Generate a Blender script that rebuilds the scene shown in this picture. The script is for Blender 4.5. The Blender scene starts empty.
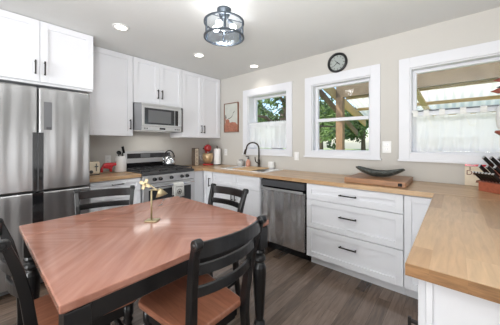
import bpy, bmesh, math, random
from mathutils import Vector, Matrix
random.seed(7)
C = bpy.context.scene.collection
SC = bpy.context.scene
PI = math.pi
def R(d): return math.radians(d)

# ------------------------------------------------------------------ camera
cd = bpy.data.cameras.new('camera'); cam = bpy.data.objects.new('camera', cd); C.objects.link(cam)
cam.location = (3.543, -2.885, 1.287); cam.rotation_euler = (R(90), 0, R(40.96))
cd.sensor_width = 36; cd.lens = 36*236.0/500; cd.shift_y = -18.9/500; cd.clip_start = 0.02; cd.clip_end = 300
SC.camera = cam
# ------------------------------------------------------------------ world, sun, large lights, exposure
SC.view_settings.view_transform = 'Standard'; SC.view_settings.look = 'None'
SC.view_settings.exposure = 0.11; SC.view_settings.gamma = 1; SC.view_settings.use_curve_mapping = False
w = bpy.data.worlds.new('world'); SC.world = w; w.use_nodes = True
nt = w.node_tree; nt.nodes.clear()
sky = nt.nodes.new('ShaderNodeTexSky'); sky.sky_type = 'NISHITA'; sky.sun_elevation = R(48); sky.sun_rotation = R(200)
sky.sun_disc = False; sky.air_density = 1.0; sky.dust_density = 1.2; sky.ozone_density = 1.5
bg = nt.nodes.new('ShaderNodeBackground'); bg.inputs[1].default_value = 0.30
out = nt.nodes.new('ShaderNodeOutputWorld')
nt.links.new(sky.outputs[0], bg.inputs[0]); nt.links.new(bg.outputs[0], out.inputs[0])
sd = bpy.data.lights.new('sun', 'SUN'); sd.energy = 3.8; sd.angle = R(2); sd.color = (1, .95, .88)
so = bpy.data.objects.new('sun', sd); C.objects.link(so); so.rotation_euler = (R(44), R(-25), 0)
def area(name, loc, rot, sx, sy, e, col=(1, 1, 1)):
    d = bpy.data.lights.new(name, 'AREA'); d.shape = 'RECTANGLE'; d.size = sx; d.size_y = sy; d.energy = e; d.color = col
    o = bpy.data.objects.new(name, d); C.objects.link(o); o.location = loc; o.rotation_euler = rot; return o
# added area fills, out of view, in place of unmodelled windows and ceiling lamps
rd = area('rear_fill', (1.7, -6.2, 1.45), (R(90), 0, R(20)), 3.0, 2.2, 88, (.97, .985, 1))
rd.data.spread = R(112)
area('side_fill', (5.85, -3.0, 1.0), (R(90), 0, R(90)), 3.4, 1.2, 24, (.97, .985, 1))  # added side fill; the right wall has no window
area('overhead_fill', (3.2, -4.3, 2.40), (0, 0, 0), 3.0, 2.0, 30, (1, .97, .93))  # added overhead fill; no fixture is modelled here
# uplight added behind the camera to brighten the ceiling, like a bounced flash
fl = area('bounce_fill', (3.75, -3.5, 1.15), (0, 0, 0), .9, .9, 74, (.97, .985, 1))
fl.rotation_euler = Vector((-.40, .76, 1.2)).to_track_quat('-Z', 'Y').to_euler(); fl.data.spread = R(128)

# ------------------------------------------------------------------ materials
def lin(c):
    c /= 255.0
    return c/12.92 if c <= .04045 else ((c+.055)/1.055)**2.4
def rgb(r, g, b): return (lin(r), lin(g), lin(b), 1)
def mat(name, col, rough=.5, metal=0.0, vary=0.0, scale=20, bump=0.0, bscale=80, stretch=(1, 1, 1), coat=0, emit=0, aniso=0):
    m = bpy.data.materials.new(name); m.use_nodes = True; t = m.node_tree; b = t.nodes['Principled BSDF']
    b.inputs['Base Color'].default_value = col; b.inputs['Roughness'].default_value = rough; b.inputs['Metallic'].default_value = metal
    if coat: b.inputs['Coat Weight'].default_value = coat; b.inputs['Coat Roughness'].default_value = .15
    if emit: b.inputs['Emission Color'].default_value = col; b.inputs['Emission Strength'].default_value = emit
    tc = t.nodes.new('ShaderNodeTexCoord'); mp = t.nodes.new('ShaderNodeMapping'); mp.inputs['Scale'].default_value = stretch
    t.links.new(tc.outputs['Object'], mp.inputs[0])
    n = t.nodes.new('ShaderNodeTexNoise'); n.inputs['Scale'].default_value = scale; n.inputs['Detail'].default_value = 4
    t.links.new(mp.outputs[0], n.inputs['Vector'])
    if vary:
        r = t.nodes.new('ShaderNodeValToRGB'); e = r.color_ramp.elements
        e[0].position = .3; e[1].position = .7
        e[0].color = tuple(max(0, c*(1-vary)) for c in col[:3])+(1,); e[1].color = tuple(min(1, c*(1+vary)) for c in col[:3])+(1,)
        t.links.new(n.outputs['Fac'], r.inputs[0]); t.links.new(r.outputs[0], b.inputs['Base Color'])
    if bump:
        n2 = t.nodes.new('ShaderNodeTexNoise'); n2.inputs['Scale'].default_value = bscale
        t.links.new(mp.outputs[0], n2.inputs['Vector'])
        bp = t.nodes.new('ShaderNodeBump'); bp.inputs['Strength'].default_value = bump; bp.inputs['Distance'].default_value = .01
        t.links.new(n2.outputs['Fac'], bp.inputs['Height']); t.links.new(bp.outputs[0], b.inputs['Normal'])
    return m
def plank_mat(name, cols, along='x', length=.6, width=.04, rough=.4, coat=0, gap=.0, gapcol=(.05, .03, .02, 1), grain=.25, gscale=9, bumpy=.1, rot=0):
    """staves / boards laid along one axis, each with its own tone, plus stretched grain"""
    m = bpy.data.materials.new(name); m.use_nodes = True; t = m.node_tree; b = t.nodes['Principled BSDF']; L = t.links.new
    tc = t.nodes.new('ShaderNodeTexCoord'); mp = t.nodes.new('ShaderNodeMapping')
    mp.inputs['Rotation'].default_value = (0, 0, (PI/2 if along == 'y' else 0)+rot)
    L(tc.outputs['Object'], mp.inputs[0])
    br = t.nodes.new('ShaderNodeTexBrick'); br.offset = .37; br.offset_frequency = 2
    br.inputs['Scale'].default_value = 1; br.inputs['Brick Width'].default_value = length; br.inputs['Row Height'].default_value = width
    br.inputs['Mortar Size'].default_value = gap; br.inputs['Mortar Smooth'].default_value = .1; br.inputs['Bias'].default_value = 0
    br.inputs['Color1'].default_value = (0, 0, 0, 1); br.inputs['Color2'].default_value = (1, 1, 1, 1); br.inputs['Mortar'].default_value = (.5, .5, .5, 1)
    L(mp.outputs[0], br.inputs['Vector'])
    r = t.nodes.new('ShaderNodeValToRGB'); r.color_ramp.elements[0].color = cols[0]; r.color_ramp.elements[1].color = cols[-1]
    for i, c in enumerate(cols[1:-1]):
        e = r.color_ramp.elements.new((i+1)/(len(cols)-1)); e.color = c
    L(br.outputs['Color'], r.inputs[0])
    # grain
    mg = t.nodes.new('ShaderNodeMapping'); mg.inputs['Scale'].default_value = (1, 9, 9)
    L(mp.outputs[0], mg.inputs[0])
    ad = t.nodes.new('ShaderNodeVectorMath'); ad.operation = 'ADD'
    sc = t.nodes.new('ShaderNodeVectorMath'); sc.operation = 'SCALE'; sc.inputs['Scale'].default_value = 13
    L(br.outputs['Color'], sc.inputs[0]); L(mg.outputs[0], ad.inputs[0]); L(sc.outputs[0], ad.inputs[1])
    n = t.nodes.new('ShaderNodeTexNoise'); n.inputs['Scale'].default_value = gscale; n.inputs['Detail'].default_value = 5; n.inputs['Distortion'].default_value = .6
    L(ad.outputs[0], n.inputs['Vector'])
    mr = t.nodes.new('ShaderNodeMapRange'); mr.inputs['From Min'].default_value = .3; mr.inputs['From Max'].default_value = .7
    mr.inputs['To Min'].default_value = 1-grain; mr.inputs['To Max'].default_value = 1+grain
    L(n.outputs['Fac'], mr.inputs[0])
    mx = t.nodes.new('ShaderNodeVectorMath'); mx.operation = 'SCALE'
    L(r.outputs[0], mx.inputs[0]); L(mr.outputs[0], mx.inputs['Scale'])
    if gap:
        mm = t.nodes.new('ShaderNodeMix'); mm.data_type = 'RGBA'; mm.inputs['B'].default_value = gapcol
        L(br.outputs['Fac'], mm.inputs['Factor']); L(mx.outputs[0], mm.inputs['A']); L(mm.outputs['Result'], b.inputs['Base Color'])
    else: L(mx.outputs[0], b.inputs['Base Color'])
    b.inputs['Roughness'].default_value = rough
    if coat: b.inputs['Coat Weight'].default_value = coat; b.inputs['Coat Roughness'].default_value = .12
    bp = t.nodes.new('ShaderNodeBump'); bp.inputs['Strength'].default_value = bumpy; bp.inputs['Distance'].default_value = .004
    L(n.outputs['Fac'], bp.inputs['Height']); L(bp.outputs[0], b.inputs['Normal'])
    return m
def steel_mat(name, v=.55, rough=.28, wave=.5):
    m = bpy.data.materials.new(name); m.use_nodes = True; t = m.node_tree; b = t.nodes['Principled BSDF']; L = t.links.new
    b.inputs['Metallic'].default_value = 1; b.inputs['Base Color'].default_value = (v, v*1.0, v*1.01, 1); b.inputs['Roughness'].default_value = rough
    b.inputs['Anisotropic'].default_value = .5
    tc = t.nodes.new('ShaderNodeTexCoord'); mp = t.nodes.new('ShaderNodeMapping'); mp.inputs['Scale'].default_value = (1, 1, .12)
    L(tc.outputs['Object'], mp.inputs[0])
    n = t.nodes.new('ShaderNodeTexNoise'); n.inputs['Scale'].default_value = 7; n.inputs['Detail'].default_value = 1
    L(mp.outputs[0], n.inputs['Vector'])
    bp = t.nodes.new('ShaderNodeBump'); bp.inputs['Strength'].default_value = wave; bp.inputs['Distance'].default_value = .03
    L(n.outputs['Fac'], bp.inputs['Height']); L(bp.outputs[0], b.inputs['Normal'])
    return m
def glass_mat(name, refl=.06, tint=(1, 1, 1, 1), rough=0.0):
    m = bpy.data.materials.new(name); m.use_nodes = True; t = m.node_tree; t.nodes.clear()
    o = t.nodes.new('ShaderNodeOutputMaterial'); tr = t.nodes.new('ShaderNodeBsdfTransparent'); gl = t.nodes.new('ShaderNodeBsdfGlossy')
    tr.inputs[0].default_value = tint; gl.inputs['Roughness'].default_value = rough
    mx = t.nodes.new('ShaderNodeMixShader'); mx.inputs[0].default_value = refl
    t.links.new(tr.outputs[0], mx.inputs[1]); t.links.new(gl.outputs[0], mx.inputs[2]); t.links.new(mx.outputs[0], o.inputs[0]); return m
def sheer_mat(name, col, trans=.25, tl=.6):
    m = bpy.data.materials.new(name); m.use_nodes = True; t = m.node_tree; t.nodes.clear(); L = t.links.new
    o = t.nodes.new('ShaderNodeOutputMaterial'); tr = t.nodes.new('ShaderNodeBsdfTransparent'); d = t.nodes.new('ShaderNodeBsdfDiffuse')
    tn = t.nodes.new('ShaderNodeBsdfTranslucent'); d.inputs[0].default_value = col; tn.inputs[0].default_value = col
    a = t.nodes.new('ShaderNodeMixShader'); a.inputs[0].default_value = tl; b = t.nodes.new('ShaderNodeMixShader'); b.inputs[0].default_value = trans
    L(d.outputs[0], a.inputs[1]); L(tn.outputs[0], a.inputs[2]); L(a.outputs[0], b.inputs[1]); L(tr.outputs[0], b.inputs[2]); L(b.outputs[0], o.inputs[0]); return m

M = {}
M['wall'] = mat('wall_paint', rgb(193, 190, 184), .75, vary=.015, scale=3, bump=.05, bscale=150)
M['ceil'] = mat('ceiling_paint', rgb(213, 214, 212), .85, vary=.015, scale=2, bump=.12, bscale=60)
M['trim'] = mat('trim_paint', rgb(214, 215, 219), .4)
M['cab'] = mat('cabinet_paint', rgb(230, 231, 235), .38)
M['cabin'] = mat('cabinet_carcass', rgb(230, 231, 234), .5)
M['floor'] = plank_mat('floor_planks', [rgb(72, 59, 50), rgb(100, 84, 72), rgb(122, 104, 91), rgb(86, 71, 61)], 'y', 1.1, .09, .27, coat=.35, gap=.0010, gapcol=rgb(70, 60, 52), grain=.28, gscale=5)
bc = [rgb(170, 133, 96), rgb(192, 158, 120), rgb(180, 144, 105), rgb(200, 168, 130), rgb(162, 126, 90)]
M['block_x'] = plank_mat('butcher_block_along_wall', bc, 'x', .55, .045, .33, coat=.3, grain=.13)
M['block_y'] = plank_mat('butcher_block_peninsula', bc, 'y', .7, .085, .36, coat=.2, grain=.13, gscale=6)
M['block_end'] = plank_mat('butcher_block_end_grain', [rgb(112, 78, 48), rgb(150, 112, 74), rgb(130, 94, 60)], 'x', .085, .3, .5, grain=.3, gscale=14)
M['board'] = plank_mat('cutting_board_wood', [rgb(132, 92, 62), rgb(160, 118, 84), rgb(146, 104, 72)], 'x', .9, .06, .4, grain=.2)
M['board_l'] = plank_mat('light_board_wood', [rgb(196, 160, 112), rgb(206, 170, 124)], 'x', .9, .08, .4, grain=.1)
tb = [rgb(178, 124, 104), rgb(190, 136, 118), rgb(184, 130, 110)]
def veneer_mat():
    m = bpy.data.materials.new('tabletop_sunburst_veneer'); m.use_nodes = True; t = m.node_tree; b = t.nodes['Principled BSDF']; L = t.links.new
    tc = t.nodes.new('ShaderNodeTexCoord'); ab = t.nodes.new('ShaderNodeVectorMath'); ab.operation = 'ABSOLUTE'; L(tc.outputs['Object'], ab.inputs[0])
    mp = t.nodes.new('ShaderNodeMapping'); mp.vector_type = 'TEXTURE'; mp.inputs['Rotation'].default_value = (0, 0, R(45)); mp.inputs['Scale'].default_value = (9, 1, 1)
    L(ab.outputs[0], mp.inputs[0])
    n = t.nodes.new('ShaderNodeTexNoise'); n.inputs['Scale'].default_value = 26; n.inputs['Detail'].default_value = 4; L(mp.outputs[0], n.inputs['Vector'])
    r = t.nodes.new('ShaderNodeValToRGB'); e = r.color_ramp.elements; e[0].position = .3; e[1].position = .7; e[0].color = rgb(158, 104, 85); e[1].color = rgb(184, 130, 111)
    L(n.outputs['Fac'], r.inputs[0]); L(r.outputs[0], b.inputs['Base Color'])
    b.inputs['Roughness'].default_value = .27; b.inputs['Coat Weight'].default_value = .6; b.inputs['Coat Roughness'].default_value = .1
    return m
M['table_field'] = veneer_mat()
M['table_x'] = plank_mat('tabletop_grain_across', tb, 'x', 3, .5, .24, coat=.45, grain=.16, gscale=6, bumpy=.05)
M['table_y'] = plank_mat('tabletop_grain_along', tb, 'y', 3, .5, .24, coat=.45, grain=.16, gscale=6, bumpy=.05)
M['seat'] = plank_mat('seat_wood', [rgb(134, 84, 62), rgb(164, 110, 86), rgb(148, 95, 73)], 'x', 2, .075, .28, coat=.4, grain=.2, gscale=6)
M['black'] = mat('black_paint', rgb(17, 18, 20), .33, coat=.2, vary=.15, scale=12)
M['handle'] = mat('dark_bronze_pull', rgb(48, 45, 44), .4, metal=.6)
M['steel'] = steel_mat('stainless_wavy', .44, .32, 1.2)
M['steel_d'] = steel_mat('stainless_dishwasher', .72, .26, 1.6)
M['steel_p'] = steel_mat('stainless_plain', .66, .42, .06)
M['chrome'] = mat('chrome', rgb(215, 217, 220), .12, metal=1)
M['dgrey'] = mat('dark_grey_plastic', rgb(70, 71, 74), .35)
M['mgrey'] = mat('mid_grey_metal', rgb(120, 121, 124), .35, metal=.6)
M['bglass'] = mat('black_glass', rgb(22, 22, 24), .08)
M['oglass'] = mat('oven_window_glass', rgb(52, 53, 56), .1)
M['iron'] = mat('cast_iron', rgb(56, 56, 58), .4, bump=.2)
M['white'] = mat('white_ceramic', rgb(236, 236, 236), .2, coat=.5)
M['wplastic'] = mat('white_plastic', rgb(226, 226, 224), .4)
M['paper'] = mat('paper_towel', rgb(238, 238, 238), .9, bump=.3, bscale=120)
M['red'] = mat('red_enamel', rgb(150, 26, 30), .25, coat=.5, vary=.2)
M['redc'] = mat('red_ceramic', rgb(190, 40, 52), .25, coat=.5, vary=.35, scale=45)
M['brass'] = mat('brushed_brass', rgb(178, 164, 130), .4, metal=.65, vary=.15, scale=30)
M['bronze'] = mat('oil_rubbed_bronze', rgb(62, 56, 52), .35, metal=.8)
M['orange_wood'] = mat('knife_block_wood', rgb(166, 92, 68), .4, vary=.15, scale=10, stretch=(1, 8, 8))
M['cream'] = mat('cream_card', rgb(224, 212, 190), .6, vary=.05, scale=15)
M['ink'] = mat('red_brown_ink', rgb(110, 44, 40), .7)
M['dink'] = mat('dark_ink', rgb(70, 60, 58), .7)
M['glass'] = glass_mat('window_glass', .015)
M['fglass'] = glass_mat('fixture_glass', .07, (.95, .97, .99, 1), .05)
M['fmetal'] = mat('brushed_pewter', rgb(84, 92, 100), .4, metal=.6)
M['bulb'] = mat('bulb', (1, .96, .9, 1), .5, emit=9)
M['lamp_disc'] = mat('downlight_lens', (1, .97, .92, 1), .5, emit=5)
M['sheer'] = sheer_mat('sheer_white_fabric', rgb(246, 246, 248), .24, .55)
M['sheer2'] = sheer_mat('gathered_white_fabric', rgb(248, 248, 250), .10, .45)
M['cloth'] = mat('tea_towel_cloth', rgb(222, 222, 218), .9, vary=.04, scale=60)
M['bowl'] = mat('dark_carved_wood', rgb(66, 70, 66), .4, vary=.75, scale=60, bump=1.0, bscale=60)
M['artbg'] = mat('art_background', rgb(190, 192, 184), .6, vary=.06, scale=12)
M['artcow'] = mat('art_russet', rgb(158, 104, 84), .6, vary=.25, scale=30)
M['frame'] = mat('picture_frame_wood', rgb(122, 78, 54), .5, vary=.15)
M['gold'] = mat('mixer_bowl_print', rgb(190, 164, 128), .25, metal=.5, vary=.3, scale=25)
M['pink'] = mat('pink_soap', rgb(206, 150, 128), .2)
M['greyband'] = mat('grey_stone_base', rgb(150, 152, 152), .6, vary=.1)
M['lumber'] = mat('porch_lumber', rgb(188, 160, 114), .8, vary=.25, scale=6, stretch=(1, 6, 6))
M['beam'] = mat('weathered_beam', rgb(112, 98, 76), .8, vary=.2, scale=5)
M['post'] = mat('porch_post_wood', rgb(146, 118, 88), .8, vary=.2, scale=8, stretch=(6, 6, 1))
M['corr'] = sheer_mat('corrugated_roof_sheet', rgb(246, 244, 232), .10, .85)
M['grass'] = mat('lawn', rgb(176, 190, 124), .95, vary=.3, scale=2)
M['fence'] = mat('weathered_fence', rgb(206, 202, 194), .85, vary=.1, scale=6, stretch=(6, 6, 1))
M['leaf'] = mat('leaves', rgb(70, 94, 46), .6, vary=.5, scale=1.5)
M['leaf2'] = mat('pale_leaves', rgb(112, 136, 76), .6, vary=.4, scale=1.2)
M['bark'] = mat('bark', rgb(84, 72, 60), .9, vary=.35, scale=8, bump=.6, bscale=14)
M['roofing'] = mat('white_siding', rgb(226, 226, 222), .6, vary=.03)
M['shutters'] = mat('ornament_redwood', rgb(142, 76, 62), .5, vary=.2)

# ------------------------------------------------------------------ geometry helpers
ORG = {}
def tag(o, label=None, cat=None, group=None, kind=None):
    if label: o['label'] = label
    if cat: o['category'] = cat
    if group: o['group'] = group
    if kind: o['kind'] = kind
    return o
def thing(name, label, cat, loc=(0, 0, 0), group=None):
    o = bpy.data.objects.new(name, None); C.objects.link(o); o.location = loc; o.empty_display_size = .05
    ORG[o] = Vector(loc); return tag(o, label, cat, group)
def obj(name, bm, m, parent=None, bevel=0, smooth=False, subsurf=0, label=None):
    me = bpy.data.meshes.new(name)
    org = ORG.get(parent, Vector((0, 0, 0)))
    bmesh.ops.recalc_face_normals(bm, faces=bm.faces)
    if parent is not None: bmesh.ops.translate(bm, verts=bm.verts, vec=-org)
    bm.to_mesh(me); bm.free(); me.materials.append(M[m] if isinstance(m, str) else m)
    o = bpy.data.objects.new(name, me); C.objects.link(o)
    if parent is not None: o.parent = parent; ORG[o] = org
    if smooth:
        for p in me.polygons: p.use_smooth = True
    if bevel:
        b = o.modifiers.new('bevel', 'BEVEL'); b.width = bevel; b.segments = 2; b.limit_method = 'ANGLE'; b.angle_limit = R(40)
    if subsurf:
        s = o.modifiers.new('sub', 'SUBSURF'); s.levels = s.render_levels = subsurf
    if label: o['label'] = label
    return o
def struct(name, bm, m, bevel=0, parent=None):
    o = obj(name, bm, m, parent, bevel)
    if parent is None: o['kind'] = 'structure'
    return o
def B(*boxes):
    bm = bmesh.new()
    for b in boxes: bx(bm, *b)
    return bm
def bx(bm, x0, x1, y0, y1, z0, z1):
    if x0 > x1: x0, x1 = x1, x0
    if y0 > y1: y0, y1 = y1, y0
    if z0 > z1: z0, z1 = z1, z0
    v = [bm.verts.new((x, y, z)) for z in (z0, z1) for y in (y0, y1) for x in (x0, x1)]
    for f in ((0, 2, 3, 1), (4, 5, 7, 6), (0, 1, 5, 4), (1, 3, 7, 5), (3, 2, 6, 7), (2, 0, 4, 6)): bm.faces.new([v[i] for i in f])
    return v
def obx(bm, mtx, sx, sy, sz):
    v = bx(bm, -sx/2, sx/2, -sy/2, sy/2, -sz/2, sz/2)
    for a in v: a.co = mtx @ a.co
def frames(pts):
    out = []
    for i, p in enumerate(pts):
        a = pts[max(0, i-1)]; b = pts[min(len(pts)-1, i+1)]; out.append((b-a).normalized())
    return out
def tube(bm, pts, r, seg=10, cap=True):
    pts = [Vector(p) for p in pts]; T = frames(pts); rs = r if isinstance(r, (list, tuple)) else [r]*len(pts)
    up = Vector((0, 0, 1)) if abs(T[0].z) < .9 else Vector((1, 0, 0)); rings = []
    n = T[0].cross(up).normalized()
    for p, t, rr in zip(pts, T, rs):
        n = (n-t*n.dot(t)).normalized(); b = t.cross(n)
        rings.append([bm.verts.new(p+(n*math.cos(a)+b*math.sin(a))*rr) for a in [2*PI*k/seg for k in range(seg)]])
    for a, b in zip(rings, rings[1:]):
        for k in range(seg): bm.faces.new((a[k], a[(k+1) % seg], b[(k+1) % seg], b[k]))
    if cap: bm.faces.new(rings[0][::-1]); bm.faces.new(rings[-1])
def sweep_rect(bm, pts, wid, hei, side):
    """rectangle section; side = function(i)->unit vector for width; height dir = tangent x side"""
    pts = [Vector(p) for p in pts]; T = frames(pts); rings = []
    for i, (p, t) in enumerate(zip(pts, T)):
        s = Vector(side(i)).normalized(); s = (s-t*s.dot(t)).normalized(); h = t.cross(s)
        W = wid[i] if isinstance(wid, (list, tuple)) else wid; H = hei[i] if isinstance(hei, (list, tuple)) else hei
        rings.append([bm.verts.new(p+s*a*W/2+h*b*H/2) for a, b in ((-1, -1), (1, -1), (1, 1), (-1, 1))])
    for a, b in zip(rings, rings[1:]):
        for k in range(4): bm.faces.new((a[k], a[(k+1) % 4], b[(k+1) % 4], b[k]))
    bm.faces.new(rings[0][::-1]); bm.faces.new(rings[-1])
def lathe(bm, prof, c=(0, 0, 0), seg=24, mtx=None, cap=True):
    c = Vector(c); rings = []
    for r, z in prof:
        rings.append([bm.verts.new(Vector((max(r, 1e-4)*math.cos(2*PI*k/seg), max(r, 1e-4)*math.sin(2*PI*k/seg), z))) for k in range(seg)])
    for a, b in zip(rings, rings[1:]):
        for k in range(seg): bm.faces.new((a[k], a[(k+1) % seg], b[(k+1) % seg], b[k]))
    if cap: bm.faces.new(rings[0][::-1]); bm.faces.new(rings[-1])
    for ring in rings:
        for v in ring: v.co = (mtx @ v.co if mtx else v.co)+c
def poly(bm, pts, mtx, depth):
    a = [bm.verts.new(mtx @ Vector((x, y, 0))) for x, y in pts]; b = [bm.verts.new(mtx @ Vector((x, y, depth))) for x, y in pts]
    bm.faces.new(a[::-1]); bm.faces.new(b); n = len(pts)
    for k in range(n): bm.faces.new((a[k], a[(k+1) % n], b[(k+1) % n], b[k]))
def L_(f): bm = bmesh.new(); f(bm); return bm

# axis-mapped panels.  face 'x' : panel in the y-z plane facing +x at x=d ; face 'y-' : panel in the x-z plane facing -y at y=d
def fbox(bm, face, d, a0, a1, z0, z1, t0, t1):
    if face == 'x': bx(bm, d+t0, d+t1, a0, a1, z0, z1)
    elif face == 'x-': bx(bm, d-t0, d-t1, a0, a1, z0, z1)
    else: bx(bm, a0, a1, d-t0, d-t1, z0, z1)
def shaker(face, d, a0, a1, z0, z1, fr=.058, t=.02, g=.0015):
    """shaker door/drawer front: four frame members round a recessed flat panel"""
    bm = bmesh.new(); a0 += g; a1 -= g; z0 += g; z1 -= g
    # one welded solid: outer slab ring with inset panel
    fbox(bm, face, d, a0, a0+fr, z0, z1, 0, t); fbox(bm, face, d, a1-fr, a1, z0, z1, 0, t)
    fbox(bm, face, d, a0+fr, a1-fr, z0, z0+fr, 0, t); fbox(bm, face, d, a0+fr, a1-fr, z1-fr, z1, 0, t)
    fbox(bm, face, d, a0+fr, a1-fr, z0+fr, z1-fr, 0, t-.012)
    return bm
def pull(face, d, a, z, length, vertical, r=.0055, off=.03):
    bm = bmesh.new(); h = length/2
    if vertical:
        fbox(bm, face, d, a-r, a+r, z-h, z+h, off-r, off+r)
        for s in (-1, 1): fbox(bm, face, d, a-r, a+r, z+s*(h-.012)-r, z+s*(h-.012)+r, 0, off)
    else:
        fbox(bm, face, d, a-h, a+h, z-r, z+r, off-r, off+r)
        for s in (-1, 1): fbox(bm, face, d, a+s*(h-.012)-r, a+s*(h-.012)+r, z-r, z+r, 0, off)
    return bm
def front(par, name, face, d, a0, a1, z0, z1, hp=None, fr=.058, hl=.13):
    o = obj(name, shaker(face, d, a0, a1, z0, z1, fr), 'cab', par, bevel=.0015)
    if hp: obj('handle', pull(face, d+(.02 if face[0] == 'x' and face == 'x' else (-.02)), hp[0], hp[1], hl, hp[2]), 'handle', o, bevel=.002)
    return o

# ------------------------------------------------------------------ room shell
X1, Y0 = 5.95, -6.4
struct('floor', B((-.1, X1+.1, Y0-.1, .20, -.06, 0)), 'floor')
struct('ceiling', B((-.1, X1+.1, Y0-.1, .20, 2.44, 2.54)), 'ceil')
struct('wall_left', B((-.1, 0, Y0, 0, 0, 2.44)), 'wall')
# window openings in the window wall
W = [(.993, 1.732), (2.120, 2.834), (3.198, 4.60)]
ZB, ZT, TH = 1.188, 2.052, .20
bm = bmesh.new(); xs = [-.1]
for a, b in W: xs += [a, b]
xs.append(X1+.1)
for i in range(0, len(xs), 2): bx(bm, xs[i], xs[i+1], 0, TH, 0, 2.44)
for a, b in W: bx(bm, a, b, 0, TH, 0, ZB); bx(bm, a, b, 0, TH, ZT, 2.44)
struct('wall_window_side', bm, 'wall')
struct('wall_right', B((X1, X1+.1, Y0, 0, 0, 2.44)), 'wall')
struct('wall_rear', B((-.1, X1+.1, Y0-.1, Y0, 0, 2.44)), 'wall')
struct('baseboard_window_side', B((4.45, X1, -.014, 0, 0, .1)), 'trim')
struct('baseboard_left', B((0, .014, Y0, -3.02, 0, .1)), 'trim')
struct('baseboard_right', B((X1-.014, X1, Y0, -.014, 0, .1)), 'trim')
struct('baseboard_rear', B((.014, X1-.014, Y0, Y0+.014, 0, .1)), 'trim')
def window(n, a, b, yd, fr, rail=True, mull=None):
    cw = .095
    bm = bmesh.new()   # casing on the room face, with a stool at the bottom
    bx(bm, a-cw, a, -.02, 0, ZB-.075, ZT+cw+.01); bx(bm, b, b+cw, -.02, 0, ZB-.075, ZT+cw+.01)
    bx(bm, a, b, -.02, 0, ZT, ZT+cw+.01); bx(bm, a, b, -.02, 0, ZB-.075, ZB)
    bx(bm, a-cw-.01, b+cw+.01, -.034, 0, ZB-.082, ZB-.062)
    w_ = struct('window_%d' % n, bm, 'trim', bevel=.002)
    bm = bmesh.new(); e = .012                       # jamb lining
    bx(bm, a, a+e, 0, yd, ZB, ZT); bx(bm, b-e, b, 0, yd, ZB, ZT); bx(bm, a+e, b-e, 0, yd, ZT-e, ZT); bx(bm, a+e, b-e, 0, yd, ZB, ZB+e)
    obj('jamb', bm, 'trim', w_)
    zm = 1.59; bm = bmesh.new(); y0, y1 = yd, yd+.045
    spans = [(a, b)] if mull is None else [(a, mull), (mull, b)]
    for s, t in spans:
        bx(bm, s, s+fr, y0, y1, ZB, ZT); bx(bm, t-fr, t, y0, y1, ZB, ZT); bx(bm, s+fr, t-fr, y0, y1, ZT-fr*.9, ZT); bx(bm, s+fr, t-fr, y0, y1, ZB, ZB+.02)
        if rail: bx(bm, s+fr, t-fr, y0-.01, y1, zm-.018, zm+.022)
    obj('sash', bm, 'trim', w_, bevel=.002)
    bm = bmesh.new()
    for s, t in spans: bx(bm, s+fr, t-fr, yd+.02, yd+.024, ZB+.02, ZT-fr*.9)
    obj('pane', bm, 'glass', w_)
    return w_
window(1, *W[0], .150, .045)
window(2, *W[1], .085, .045)
window(3, *W[2], .085, .045, mull=None)

# ------------------------------------------------------------------ cabinets, wall A (face +x)
def handle_label(): return None
GU = None
# over the fridge
t = thing('wall_cabinet', 'white deep two-door shaker cabinet above the stainless refrigerator', 'cabinet', (.3, -2.515, 1.84))
obj('body', B((0, .60, -2.955, -2.075, 1.84, 2.436)), 'cabin', t, bevel=.001)
front(t, 'door', 'x', .60, -2.955, -2.507, 1.862, 2.436, (-2.54, 1.99, True))
front(t, 'door', 'x', .60, -2.507, -2.075, 1.862, 2.436, (-2.474, 1.99, True))
t = thing('wall_cabinet', 'white single-door upper cabinet between the refrigerator and the microwave', 'cabinet', (.17, -1.81, 1.384))
obj('body', B((0, .33, -2.07, -1.552, 1.384, 2.436)), 'cabin', t, bevel=.001)
front(t, 'door', 'x', .33, -2.07, -1.552, 1.386, 2.436, (-1.59, 1.535, True), .065)
t = thing('wall_cabinet', 'white short two-door upper cabinet directly above the microwave', 'cabinet', (.17, -1.18, 1.83))
obj('body', B((0, .33, -1.548, -.814, 1.832, 2.436)), 'cabin', t, bevel=.001)
front(t, 'door', 'x', .33, -1.548, -1.183, 1.834, 2.436, (-1.212, 1.985, True), .06)
front(t, 'door', 'x', .33, -1.183, -.814, 1.834, 2.436, (-1.150, 1.985, True), .06)
t = thing('wall_cabinet', 'white tall two-door upper cabinet in the corner right of the microwave', 'cabinet', (.17, -.4, 1.384))
obj('body', B((0, .33, -.810, -.004, 1.384, 2.436)), 'cabin', t, bevel=.001)
front(t, 'door', 'x', .33, -.810, -.425, 1.386, 2.436, (-.453, 1.525, True), .06)
front(t, 'door', 'x', .33, -.425, -.035, 1.386, 2.436, (-.396, 1.525, True), .06)

# base cabinet left of range: three drawers
t = thing('base_cabinet', 'white drawer base cabinet between refrigerator and range', 'cabinet', (.3, -1.84, 0))
obj('body', B((.004, .60, -2.105, -1.572, .11, .874), (.004, .53, -2.105, -1.572, 0, .11)), 'cabin', t)
for z0, z1 in ((.715, .868), (.42, .71), (.115, .415)): front(t, 'drawer', 'x', .60, -2.105, -1.572, z0, z1, (-1.84, (z0+z1)/2+.03, False), .05)
o = obj('worktop', B((.003, .64, -2.125, -1.570, .876, .914)), 'block_y', None, bevel=.003)
tag(o, 'short butcher block worktop between refrigerator and range', 'countertop')

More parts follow.
